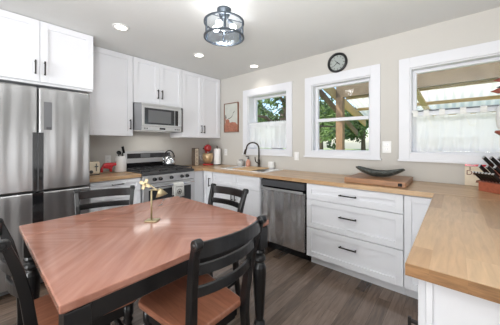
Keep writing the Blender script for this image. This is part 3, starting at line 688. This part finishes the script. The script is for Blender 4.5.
bm.faces.new(rings[0]); bm.faces.new(rings[-1][::-1])
obj('vessel', bm, 'bowl', t, smooth=True)

# ------------------------------------------------------------------ knife block with knives, card behind
def text_mesh(s, size, depth, mtx):
    cu = bpy.data.curves.new('txt', 'FONT'); cu.body = s; cu.size = size; cu.extrude = depth; cu.align_x = 'CENTER'
    o = bpy.data.objects.new('txt', cu); C.objects.link(o)
    dg = bpy.context.evaluated_depsgraph_get(); me = bpy.data.meshes.new_from_object(o.evaluated_get(dg))
    bpy.data.objects.remove(o); bm = bmesh.new(); bm.from_mesh(me); bm.transform(mtx); return bm
t = thing('recipe_card', 'cream printed card with red top edge leaning on wall behind the knife block', 'card', (3.68, -.03, .914))
obj('card', B((3.61, 3.77, -.022, -.010, .916, 1.105)), 'cream', t)
obj('red_border', B((3.61, 3.77, -.0235, -.0215, 1.085, 1.105)), 'redc', t)
tm = Matrix.Translation((3.656, -.0222, 1.010)) @ Matrix.Rotation(PI/2, 4, 'X')
obj('lettering', text_mesh('Do', .058, .0008, tm), 'ink', t)
bm = bmesh.new()
poly(bm, [(-.012, .0), (.012, .0), (.012, .01), (.003, .012), (.010, .03), (0, .045), (-.010, .03), (-.003, .012), (-.012, .01)], Matrix.Translation((3.645, -.0222, 1.056)) @ Matrix.Rotation(PI/2, 4, 'X') @ Matrix.Scale(.6, 4), .0015)
poly(bm, [(-.02, 0), (.03, 0), (.035, .02), (.01, .03), (-.015, .02)], Matrix.Translation((3.70, -.0222, .945)) @ Matrix.Rotation(PI/2, 4, 'X'), .0015)
obj('printed_motif', bm, 'frame', t)
t = thing('knife_block', 'reddish wooden knife block filled with black-handled knives at the right edge', 'knife block', (3.76, -.22, .914))
KM = Matrix.Translation((3.80, -.275, .9145)) @ Matrix.Rotation(R(45), 4, 'Z')      # local x: along block, knives lean to -x
def kp(x, y, z): return KM @ Vector((x, y, z))
bm = bmesh.new(); prof = [(-.085, 0), (.13, 0), (.13, .20), (.075, .21), (-.015, .075), (-.085, .075)]
a = [bm.verts.new(kp(x, -.08, z)) for x, z in prof]; b = [bm.verts.new(kp(x, .08, z)) for x, z in prof]
bm.faces.new(a); bm.faces.new(b[::-1])
for k in range(6): bm.faces.new((a[k], a[(k+1) % 6], b[(k+1) % 6], b[k]))
obj('block', bm, 'orange_wood', t, bevel=.004)
def knife(par_pos, ln, wd, lbl, g):
    k = thing('kitchen_knife', lbl, 'knife', par_pos, g)
    d = Vector((-.75, 0, .66)).normalized(); mz = KM.to_3x3().to_4x4(); p = Vector(par_pos)
    dw = (mz @ d).normalized(); q = p+dw*ln
    obj('handle', L_(lambda bm: sweep_rect(bm, [p+dw*.012, p+dw*(ln*.5), q], [wd*.8, wd, wd*.9], [.012, .014, .012], lambda i: mz @ Vector((.66, 0, .75)))), 'bglass', k, bevel=.003)
    obj('bolster', L_(lambda bm: sweep_rect(bm, [p+dw*.001, p+dw*.013], wd*.85, .013, lambda i: mz @ Vector((.66, 0, .75)))), 'chrome', k)
    obj('end_cap', L_(lambda bm: sweep_rect(bm, [q+dw*.0005, q+dw*.006], wd*.9, .013, lambda i: mz @ Vector((.66, 0, .75)))), 'chrome', k)
for i in range(7): knife(tuple(kp(-.055, -.069+.023*i, .077)), .105, .016, 'small black-handled steak knife in the low front row of the knife block', 'steak knives in the knife block')
for row, (x, z, n) in enumerate(((.002, .106, 3), (.042, .166, 3))):
    for i in range(n): knife(tuple(kp(x, -.054+.054*i, z+.002)), .135+.01*row, .028, ('large black-handled knife in the middle row of the knife block', 'large black-handled knife in the top rear row of the knife block')[row], ('middle row of large knives', 'rear row of large knives')[row])

# ------------------------------------------------------------------ curtains
def curtain(name, label, x0, x1, y, zt, zb_, amp, n, tabs, seed=1, fab='sheer'):
    t = thing(name, label, 'curtain', ((x0+x1)/2, y, zt))
    rnd = random.Random(seed); ph = [rnd.uniform(0, 6) for _ in range(4)]
    bm = bmesh.new(); NX = n; NZ = 14; G = []
    for i in range(NX+1):
        s = i/NX; x = x0+(x1-x0)*s; col = []
        for j in range(NZ+1):
            q = j/NZ; z = zt+(zb_-zt)*q
            k = (x1-x0)
            f = amp*(.35+.65*q)*(math.sin(s*k*62+ph[0])+.5*math.sin(s*k*37+ph[1])+.4*math.sin(s*k*113+ph[2]+q*2))
            droop = 0
            if tabs:
                dd = min(abs(x-tx) for tx in tabs); droop = -.034*min(1, (dd/.06))**1.5*(1-q)**3
            col.append(bm.verts.new((x+.004*math.sin(q*9+i*.7)*q, y-.0+f, z+droop+(.004*math.sin(i*.5) if j == NZ else 0))))
        G.append(col)
    for a, b in zip(G, G[1:]):
        for j in range(NZ): bm.faces.new((a[j], a[j+1], b[j+1], b[j]))
    o = obj('panel', bm, fab, t, smooth=True)
    bm = bmesh.new(); H = []
    for i in range(NX+1):                      # hem, a second layer
        v = G  # noqa
        s = i/NX; x = x0+(x1-x0)*s; k = (x1-x0); col = []
        for q in (.93, 1.0):
            f = amp*(.35+.65*q)*(math.sin(s*k*62+ph[0])+.5*math.sin(s*k*37+ph[1])+.4*math.sin(s*k*113+ph[2]+q*2)); col.append(bm.verts.new((x, y-.003+f, zt+(zb_-zt)*q)))
        H.append(col)
    for a, b in zip(H, H[1:]): bm.faces.new((a[0], a[1], b[1], b[0]))
    obj('hem', bm, fab, t, smooth=True)
    return t
def rod(label, x0, x1, y, z, m='wplastic'):
    t = thing('curtain_rod', label, 'curtain rod', ((x0+x1)/2, y, z))
    obj('bar', L_(lambda bm: tube(bm, [(x0, y, z), (x1, y, z)], .006)), m, t, smooth=True)
    obj('bracket', B((x0-.004, x0+.004, y-.012, y+.012, z-.012, z+.012)), 'wplastic', t); obj('bracket', B((x1-.004, x1+.004, y-.012, y+.012, z-.012, z+.012)), 'wplastic', t)
rod('thin white rod across the left window', 1.006, 1.720, .03, 1.60)
c1 = curtain('cafe_curtain', 'sheer white gathered cafe curtain on the lower left window', 1.008, 1.717, .03, 1.585, 1.222, .008, 150, None, 3, 'sheer2')
bm = bmesh.new(); G = []
for i in range(141):
    s = i/140; x = 1.008+.709*s; G.append([bm.verts.new((x, .03+(-1 if j < 3 else 1)*.010*(1 if 0 < j else .3)-.004*math.sin(i*1.1), z+.005*math.sin(i*.9+j))) for j, z in enumerate((1.555, 1.585, 1.612, 1.625, 1.612))])
for a, b in zip(G, G[1:]):
    for j in range(4): bm.faces.new((a[j], a[j+1], b[j+1], b[j]))
obj('ruffle', bm, 'sheer2', c1, smooth=True)
rod('thin grey rod across the wide right window', 3.214, 4.584, .035, 1.615, 'mgrey')
tabs = [3.24, 3.33, 3.45, 3.60, 3.735, 3.87, 4.0, 4.13, 4.26, 4.39, 4.52]
c3 = curtain('cafe_curtain', 'sheer white tab-top cafe curtain on the wide right window', 3.212, 4.586, .035, 1.585, 1.215, .011, 260, tabs, 8)
for tx in tabs:
    bm = bmesh.new(); Wt = .044
    prof = [(.035-.008, 1.560), (.035-.010, 1.593), (.035-.0095, 1.615), (.035, 1.625), (.035+.0095, 1.615), (.035+.010, 1.593), (.035+.008, 1.560)]
    l = [bm.verts.new((tx-Wt/2, y, z)) for y, z in prof]; r_ = [bm.verts.new((tx+Wt/2, y, z)) for y, z in prof]
    for k in range(len(prof)-1): bm.faces.new((l[k], l[k+1], r_[k+1], r_[k]))
    obj('tab', bm, 'cloth', c3, smooth=True)
for tx in (3.36, 3.63):
    obj('ribbon', L_(lambda bm: sweep_rect(bm, [(tx-.02, .02, 1.545), (tx, .018, 1.50), (tx+.015, .018, 1.455), (tx+.04, .018, 1.445), (tx+.055, .018, 1.47)], .007, .001, lambda i: (1, 0, .3))), 'cloth', c3)

# hanging ornament at the right edge of the wide window
t = thing('hanging_ornament', 'pale bell with wooden birds hanging in the right window at the photo edge', 'ornament', (3.84, -.06, 1.55))
hx, hy = 3.812, -.05
obj('string', L_(lambda bm: tube(bm, [(hx+.02, hy, 2.05), (hx+.02, hy, 1.56)], .0012, 5)), 'dgrey', t)
def bird(z, s, dx):
    bm = bmesh.new(); m_ = Matrix.Translation((hx+.02+dx, hy, z)) @ Matrix.Rotation(-PI/2, 4, 'Y')
    lathe(bm, [(0, -.04*s), (.012*s, -.03*s), (.022*s, -.005*s), (.02*s, .02*s), (.01*s, .035*s), (.003*s, .055*s), (0, .056*s)], seg=12, mtx=m_); return bm
obj('bird', bird(1.815, .8, 0), 'shutters', t, smooth=True); obj('bird', bird(1.755, .7, .012), 'dgrey', t, smooth=True); obj('bird', bird(1.725, 1.1, .0), 'shutters', t, smooth=True)
bm = bmesh.new(); lathe(bm, [(0, 1.615), (.02, 1.61), (.038, 1.58), (.042, 1.48), (.034, 1.42), (.02, 1.405), (0, 1.40)], (hx+.03, hy, 0), 20); obj('bell', bm, 'wplastic', t, smooth=True)
bm = bmesh.new(); lathe(bm, [(0, 1.40), (.045, 1.395), (.05, 1.38), (.02, 1.355), (0, 1.35)], (hx+.03, hy, 0), 16); obj('collar', bm, 'shutters', t, smooth=True)

# ------------------------------------------------------------------ ceiling lights
for x, y, lb in ((1.05, -1.959, 'recessed downlight nearest the refrigerator, left of the round fixture'), (1.03, -1.0, 'recessed downlight above the microwave, middle of the three'), (1.289, -.198, 'recessed downlight nearest the window wall, rightmost of the three')):
    t = thing('recessed_downlight', lb, 'ceiling light', (x, y, 2.438), 'recessed ceiling downlights')
    bm = bmesh.new(); lathe(bm, [(.055, -.0005), (.075, -.0005), (.073, -.006), (.053, -.008)], (x, y, 2.44), 32, cap=False); obj('trim_ring', bm, 'wplastic', t)
    bm = bmesh.new(); lathe(bm, [(.0, -.003), (.054, -.003), (.054, -.005), (0, -.005)], (x, y, 2.44), 32); obj('lens', bm, 'lamp_disc', t)
    ld = bpy.data.lights.new('downlight', 'SPOT'); ld.energy = 7; ld.spot_size = R(120); ld.spot_blend = .8; ld.shadow_soft_size = .05; ld.color = (1, .94, .86)
    lo = bpy.data.objects.new('downlight_lamp', ld); C.objects.link(lo); lo.location = (x, y, 2.425)
t = thing('ceiling_fixture', 'round pewter drum ceiling light with clear glass and lit bulbs', 'ceiling light', (2.043, -1.497, 2.44))
fx, fy = 2.043, -1.497; zl, zu = 2.200, 2.325; rr = .174
bm = bmesh.new(); lathe(bm, [(.0, 2.4395), (.062, 2.4395), (.062, 2.425), (.05, 2.41), (.045, 2.385), (.03, 2.36), (0, 2.36)], (fx, fy, 0), 28); obj('canopy', bm, 'fmetal', t, smooth=True)
def ring(z, r0, r1, h): return L_(lambda bm: lathe2(bm, r0, r1, z-h/2, z+h/2))
def lathe2(bm, r0, r1, a, b, seg=48):
    R4 = [(r0, a), (r1, a), (r1, b), (r0, b)]; rings = [[bm.verts.new((fx+r*math.cos(2*PI*k/seg), fy+r*math.sin(2*PI*k/seg), z)) for k in range(seg)] for r, z in R4]
    for i in range(4):
        p, q = rings[i], rings[(i+1) % 4]
        for k in range(seg): bm.faces.new((p[k], p[(k+1) % seg], q[(k+1) % seg], q[k]))
obj('ring', ring(zu, rr-.014, rr, .011), 'fmetal', t); obj('ring', ring(zl, rr-.014, rr, .012), 'fmetal', t)
for k in range(6):
    a = 2*PI*k/6+.35; obj('strut', B(( fx+(rr-.002)*math.cos(a)-.005, fx+(rr-.002)*math.cos(a)+.005, fy+(rr-.002)*math.sin(a)-.005, fy+(rr-.002)*math.sin(a)+.005, zl, zu)), 'fmetal', t)
for k in range(3):
    a = 2*PI*k/3+.7; obj('arm', L_(lambda bm: tube(bm, [(fx, fy, 2.368), (fx+(rr-.01)*math.cos(a), fy+(rr-.01)*math.sin(a), zu)], .004, 8)), 'fmetal', t)
obj('glass_drum', ring((zl+zu)/2, rr-.020, rr-.017, zu-zl-.004), 'fglass', t)
bm = bmesh.new(); lathe(bm, [(rr-.015, zl-.002), (.10, zl-.016), (.04, zl-.022), (0, zl-.023), (0, zl-.020), (.04, zl-.019), (.10, zl-.013), (rr-.017, zl)], (fx, fy, 0), 40); obj('glass_dish', bm, 'fglass', t, smooth=True)
bm = bmesh.new(); lathe(bm, [(0, -.040), (.010, -.036), (.014, -.028), (.008, -.022), (0, -.020)], (fx, fy, zl), 16); obj('finial', bm, 'fmetal', t, smooth=True)
obj('stem', L_(lambda bm: tube(bm, [(fx, fy, 2.37), (fx, fy, zl-.02)], .005, 8)), 'fmetal', t)
for k, (dx, dy) in enumerate(((-.07, -.03), (.06, .045), (.02, -.075))):
    obj('socket', L_(lambda bm: tube(bm, [(fx+dx*.5, fy+dy*.5, 2.345), (fx+dx, fy+dy, 2.315)], .014, 10)), 'fmetal', t)
    bm = bmesh.new(); bmesh.ops.create_uvsphere(bm, u_segments=14, v_segments=10, radius=.029, matrix=Matrix.Translation((fx+dx, fy+dy, 2.287))); obj('bulb', bm, 'bulb', t, smooth=True)
ld = bpy.data.lights.new('fixture_glow', 'POINT'); ld.energy = 3; ld.shadow_soft_size = .05; ld.color = (.97, .97, 1)
lo = bpy.data.objects.new('fixture_lamp', ld); C.objects.link(lo); lo.location = (fx, fy, 2.25)

# ------------------------------------------------------------------ dining table
TX0, TX1, TY0, TY1 = 1.428, 2.575, -2.713, -1.566
t = thing('dining_table', 'square wooden dining table with pinkish brown top and black turned legs', 'table', (2.0, -2.14, 0))
e_ = .0018; XL = [TX0, 1.70, TX1]
for i in range(2):
    obj('tabletop', B((XL[i]+(e_ if i else 0), XL[i+1]-(e_ if i < 1 else 0), TY0, TY1, .729, .760)), 'table_field', t, bevel=.005, label=('narrow end leaf of the tabletop', 'main board of the tabletop')[i])
obj('tabletop_border', B((TX0+.012, TX1-.012, TY0+.012, TY1-.012, .722, .7285)), 'table_y', t)
L4 = [(1.478, -2.660), (1.478, -1.618), (2.530, -2.660), (2.530, -1.618)]
for x, y in L4:
    bm = bmesh.new(); h = .04
    bx(bm, x-h, x+h, y-h, y+h, .575, .7215)
    lathe(bm, [(.024, .575), (.036, .565), (.040, .548), (.030, .535), (.026, .528), (.040, .516), (.043, .50), (.036, .487), (.026, .478), (.034, .468), (.044, .445), (.046, .40), (.040, .28), (.031, .13), (.026, .085), (.036, .07), (.040, .055), (.030, .038), (.024, .0), (0, 0)][::-1], (x, y, 0), 24)
    obj('leg', bm, 'black', t, bevel=.003)
for a in ((1.518, 2.490, -2.648, -2.626), (1.518, 2.490, -1.652, -1.630), (1.490, 1.512, -2.620, -1.658), (2.496, 2.518, -2.620, -1.658)):
    o = obj('apron', B((a[0], a[1], a[2], a[3], .622, .7215)), 'black', t, bevel=.003)

# ------------------------------------------------------------------ chairs (local: faces +x, seat centre at origin)
def make_chair(label):
    t = thing('dining_chair', label, 'chair', (0, 0, 0), 'ladder-back dining chairs round the table')
    # seat
    bm = bmesh.new(); out = []
    f = [(.225, -.19), (.225, .19)]
    def corner(cx_, cy_, r_, a0, a1): return [(cx_+r_*math.cos(R(a0+(a1-a0)*k/5)), cy_+r_*math.sin(R(a0+(a1-a0)*k/5))) for k in range(6)]
    out = corner(.185, .165, .045, 0, 90)+corner(-.17, .145, .03, 90, 180)+corner(-.17, -.145, .03, 180, 270)+corner(.185, -.165, .045, 270, 360)
    poly(bm, out, Matrix.Translation((0, 0, .425)), .032)
    obj('seat', bm, 'seat', t, bevel=.008)
    # aprons below seat
    obj('seat_rail', L_(lambda bm: (bx(bm, .165, .185, -.15, .15, .36, .4245), bx(bm, -.175, -.155, -.135, .135, .36, .4245), [sweep_rect(bm, [(-.165, s*.150, .392), (.17, s*.168, .392)], .018, .064, lambda i: (0, 1, 0)) for s in (-1, 1)])), 'black', t)
    # rear posts: leg + back in one
    def post(s):
        pts = [(-.255, s*.175, 0), (-.225, s*.172, .2), (-.213, s*.168, .40), (-.216, s*.170, .50), (-.235, s*.180, .65), (-.262, s*.192, .78), (-.295, s*.203, .885)]
        bm = bmesh.new(); sweep_rect(bm, pts, [.032, .034, .036, .036, .034, .032, .030], [.030, .036, .042, .042, .040, .038, .030], lambda i: (0, 1, 0))
        # rolled scroll at the top
        tube(bm, [(-.302, s*.203-.018, .893), (-.302, s*.203+.018, .893)], .022, 16)
        tube(bm, [(-.302, s*.203-.021, .893), (-.302, s*.203+.021, .893)], .011, 12)
        return bm
    for s in (-1, 1): obj('rear_post', post(s), 'black', t, bevel=.004)
    def slat(z0, x_, hw, h, sag=.038):
        n = 12
        return L_(lambda bm: sweep_rect(bm, [(x_-sag*(1-(2*k/n-1)**2), hw*(2*k/n-1), z0) for k in range(n+1)], .016, h, lambda i: (1, 0, -.0)))
    obj('top_slat', slat(.864, -.292, .192, .066), 'black', t, bevel=.004)
    obj('slat', slat(.772, -.262, .186, .044), 'black', t, bevel=.003)
    obj('slat', slat(.668, -.240, .176, .044), 'black', t, bevel=.003)
    for s in (-1, 1):
        bm = bmesh.new(); lathe(bm, [(.020, 0), (.022, .03), (.016, .05), (.021, .07), (.024, .20), (.026, .28), (.017, .305), (.026, .32), (.017, .335), (.027, .35), (.027, .4245)], (.175, s*.165, 0), 16)
        obj('front_leg', bm, 'black', t, smooth=True)
        obj('stretcher', L_(lambda bm: tube(bm, [(.175, s*.165, .16), (-.02, s*.168, .16), (-.22, s*.171, .17)], [.009, .013, .009], 10)), 'black', t, smooth=True)
    obj('stretcher', L_(lambda bm: tube(bm, [(.175, -.16, .24), (.175, 0, .24), (.175, .16, .24)], [.009, .014, .009], 10)), 'black', t, smooth=True)
    return t
def copy_thing(o, par=None):
    c = o.copy(); C.objects.link(c)
    if par: c.parent = par
    for ch in list(o.children): copy_thing(ch, c)
    return c
ch = make_chair('black ladder-back chair with wooden seat in the front, its back nearest the camera')
spots = [((2.486, -2.125), 180, None),
         ((1.574, -2.277), -21, 'black ladder-back chair on the far left side of the table, turned slightly, before the drawers'),
         ((2.038, -1.742), -90, 'black ladder-back chair tucked at the sink side of the table'),
         ((2.022, -2.520), 90, 'black ladder-back chair at the left edge of the photo, seen from its side')]
src = ch
for (x, y), a, lb in spots:
    c = src if lb is None else copy_thing(src)
    c.location = (x, y, 0); c.rotation_euler = (0, 0, R(a))
    if lb: c['label'] = lb

# ------------------------------------------------------------------ brass ornament on the table
t = thing('brass_lamp_ornament', 'small brass lamp-shaped ornament with square foot and cone on the table', 'ornament', (1.985, -2.10, .76))
gm = Matrix.Translation((1.985, -2.107, .7605)) @ Matrix.Rotation(R(40), 4, 'Z')
obj('foot', L_(lambda bm: [setattr(v, 'co', gm @ v.co) for v in bx(bm, -.042, .042, -.032, .032, 0, .008)]), 'brass', t, bevel=.002)
def g(x, y, z): return gm @ Vector((x, y, z))
obj('rod', L_(lambda bm: tube(bm, [g(-.005, 0, .008), g(-.005, 0, .212)], .0055, 10)), 'brass', t, smooth=True)
obj('crossbar', L_(lambda bm: (tube(bm, [g(-.045, 0, .262), g(.03, 0, .213), g(.055, 0, .205)], .004, 10), tube(bm, [g(-.005, 0, .212), g(.035, 0, .210)], .0045, 8))), 'brass', t, smooth=True)
bm = bmesh.new(); lathe(bm, [(.006, 0), (.012, .006), (.040, .052), (.038, .052), (.008, .008)], seg=20, mtx=gm @ Matrix.Translation((.050, 0, .222)) @ Matrix.Rotation(R(162), 4, 'Y')); obj('cone', bm, 'brass', t, smooth=True)
bm = bmesh.new()
for k in range(4):
    m_ = gm @ Matrix.Translation((-.05, 0, .25)) @ Matrix.Rotation(R(25+90*k), 4, 'Y'); obx(bm, m_ @ Matrix.Translation((.019, 0, 0)), .038, .006, .020)
bx_ = Matrix.Translation((-.05, 0, .25)); bmesh.ops.create_uvsphere(bm, u_segments=10, v_segments=8, radius=.010, matrix=gm @ bx_)
obj('counterweight', bm, 'brass', t)

# ------------------------------------------------------------------ outdoors
GZ = -.35
o = obj('lawn', B((-70, 60, .5, 75, GZ-.2, GZ)), 'grass'); o['kind'] = 'structure'
# covered porch beyond the window wall
t = thing('porch_roof', 'lumber porch cover with corrugated pale panels outside the windows', 'porch roof', (3.5, 2, GZ))
RX0, RX1 = 1.50, 8.5
def rz(y): return 2.35-.2*(y-2.97)
bm = bmesh.new(); G = []; n = 420
for i in range(n+1):
    x = RX0+(RX1-RX0)*i/n; zz = .012*math.sin(i*.75)
    G.append([bm.verts.new((x, y, rz(y)+.095+zz)) for y in (2.66, 4.95)])
for a, b in zip(G, G[1:]): bm.faces.new((a[0], a[1], b[1], b[0]))
o = obj('corrugated_panel', bm, 'corr', t, smooth=True); s = o.modifiers.new('s', 'SOLIDIFY'); s.thickness = .003
for y in (2.97, 3.86, 4.75): obj('purlin', B((RX0+.05, RX1, y-.02, y+.02, rz(y), rz(y)+.07)), 'lumber', t)
for x in (5.6, 7.4):
    bm = bmesh.new()
    for v in bx(bm, x-.02, x+.02, 2.66, 4.8, -.10, -.005): v.co.z += rz(v.co.y)
    obj('rafter', bm, 'lumber', t)
bm = bmesh.new()
for v in bx(bm, 1.42, 1.46, 1.0, 5.0, -.12, .11): v.co.z += rz(v.co.y)
obj('rake_board', bm, 'lumber', t)
bm = bmesh.new(); sweep_rect(bm, [(2.94, 2.70, rz(2.70)-.04), (3.10, 4.70, rz(4.70)-.04)], .11, .04, lambda i: (1, -.5, 0)); obj('diagonal_brace', bm, 'lumber', t)
for q in (0,):
    bm = bmesh.new(); sweep_rect(bm, [(1.2, 1.6, 2.69), (1.2, 5.0, 1.61)], .04, .15, lambda i: (1, 0, 0)); obj('rake_board', bm, 'beam', t)
obj('header_beam', B((1.465, RX1, 2.55, 2.65, 2.343, 2.80)), 'beam', t)
obj('post', B((1.47, 1.62, 2.52, 2.67, GZ, 2.342)), 'post', t)
obj('post', B((7.6, 7.75, 4.6, 4.75, GZ, rz(4.75)-.01)), 'post', t)

def tree(label, x, y, h, cr, seed, leaf='leaf', trunk_r=.2, lean=(0, 0), nl=2600, push=0, ls=.11, name='leafy_tree'):
    rnd = random.Random(seed); t = thing(name, label, 'tree', (x, y, GZ), None)
    top = Vector((x+lean[0], y+lean[1], GZ+h*.65))
    bm = bmesh.new(); p0 = Vector((x, y, GZ)); tube(bm, [p0, p0.lerp(top, .35)+Vector((lean[0]*-.15, 0, 0)), p0.lerp(top, .7), top], [trunk_r, trunk_r*.8, trunk_r*.6, trunk_r*.3], 10)
    tips = []
    for k in range(9):
        s = p0.lerp(top, rnd.uniform(.4, .95)); d = Vector((rnd.uniform(-1, 1), rnd.uniform(-1, 1), rnd.uniform(.1, .9))).normalized()*cr*rnd.uniform(.5, .95)
        m_ = s+d*.5+Vector((0, 0, rnd.uniform(-.1, .25))); tube(bm, [s, m_, s+d], [trunk_r*.35, trunk_r*.22, trunk_r*.08], 6); tips += [s+d, m_]
    obj('trunk', bm, 'bark', t, smooth=True)
    cl = [(tips[rnd.randrange(len(tips))]+Vector((rnd.gauss(0, .25), rnd.gauss(0, .25), rnd.gauss(0, .2)))*cr*.7, rnd.uniform(.18, .38)*cr) for _ in range(26)]
    cl = [(a+Vector((0, push, 0)), b) for a, b in cl]
    bm = bmesh.new()
    for _ in range(nl):
        c_, r_ = cl[rnd.randrange(len(cl))]; d = Vector((rnd.gauss(0, 1), rnd.gauss(0, 1), rnd.gauss(0, .8))).normalized()*r_*rnd.uniform(.4, 1)
        p = c_+d; u = Vector((rnd.gauss(0, 1), rnd.gauss(0, 1), rnd.gauss(0, 1))).normalized(); v = u.orthogonal().normalized(); s = ls*rnd.uniform(.6, 1.3)
        q = [p-u*s, p+v*s*.5, p+u*s, p-v*s*.5]; bm.faces.new([bm.verts.new(a) for a in q])
    obj('foliage', bm, leaf, t)
    return t
tree('dark-trunked tree filling the left window above its curtain', -2.2, 5.2, 6.6, 2.3, 11, 'leaf', .30, (.7, .3), 2000, push=.9, ls=.10)
tree('distant pale tree behind the dark-trunked one in the left window', -28, 34.0, 13, 6.0, 5, 'leaf2', .5, (0, 0), 4200, ls=.32)
tree('leafy tree left of the porch post in the middle window', -12.6, 33, 8.5, 4.2, 21, 'leaf2', .4, (0, 0), 6500, ls=.26)
tree('bushy tree hidden partly by the porch post in the middle window', -19.5, 62, 11, 5.6, 22, 'leaf2', .4, (0, 0), 5200, ls=.34)
tree('dark green tree right of the porch post in the middle window', -8.2, 40, 9.5, 4.2, 23, 'leaf', .4, (0, 0), 6500, ls=.28)
t = thing('garden_fence', 'pale board fence beginning at the right side of the middle window', 'fence', (5, 8, GZ))
bm = bmesh.new()
for i in range(60): x = .95+.2*i; bx(bm, x, x+.188, 8.0, 8.03, GZ, 1.50+.006*math.sin(i*3))
obj('boards', bm, 'fence', t)
obj('rail', B((.95, 12.5, 8.031, 8.07, GZ+.4, GZ+.5)), 'fence', t); obj('rail', B((.95, 12.5, 8.031, 8.07, GZ+1.3, GZ+1.4)), 'fence', t)
t = thing('low_shed', 'white sided outbuilding seen through the curtain of the right window', 'shed', (8, 11, GZ))
obj('wall', B((.9, 13, 11.0, 13.5, GZ, GZ+2.85)), 'roofing', t)
obj('roof', B((.7, 13.2, 10.8, 13.7, GZ+2.85, GZ+2.95)), 'roofing', t)
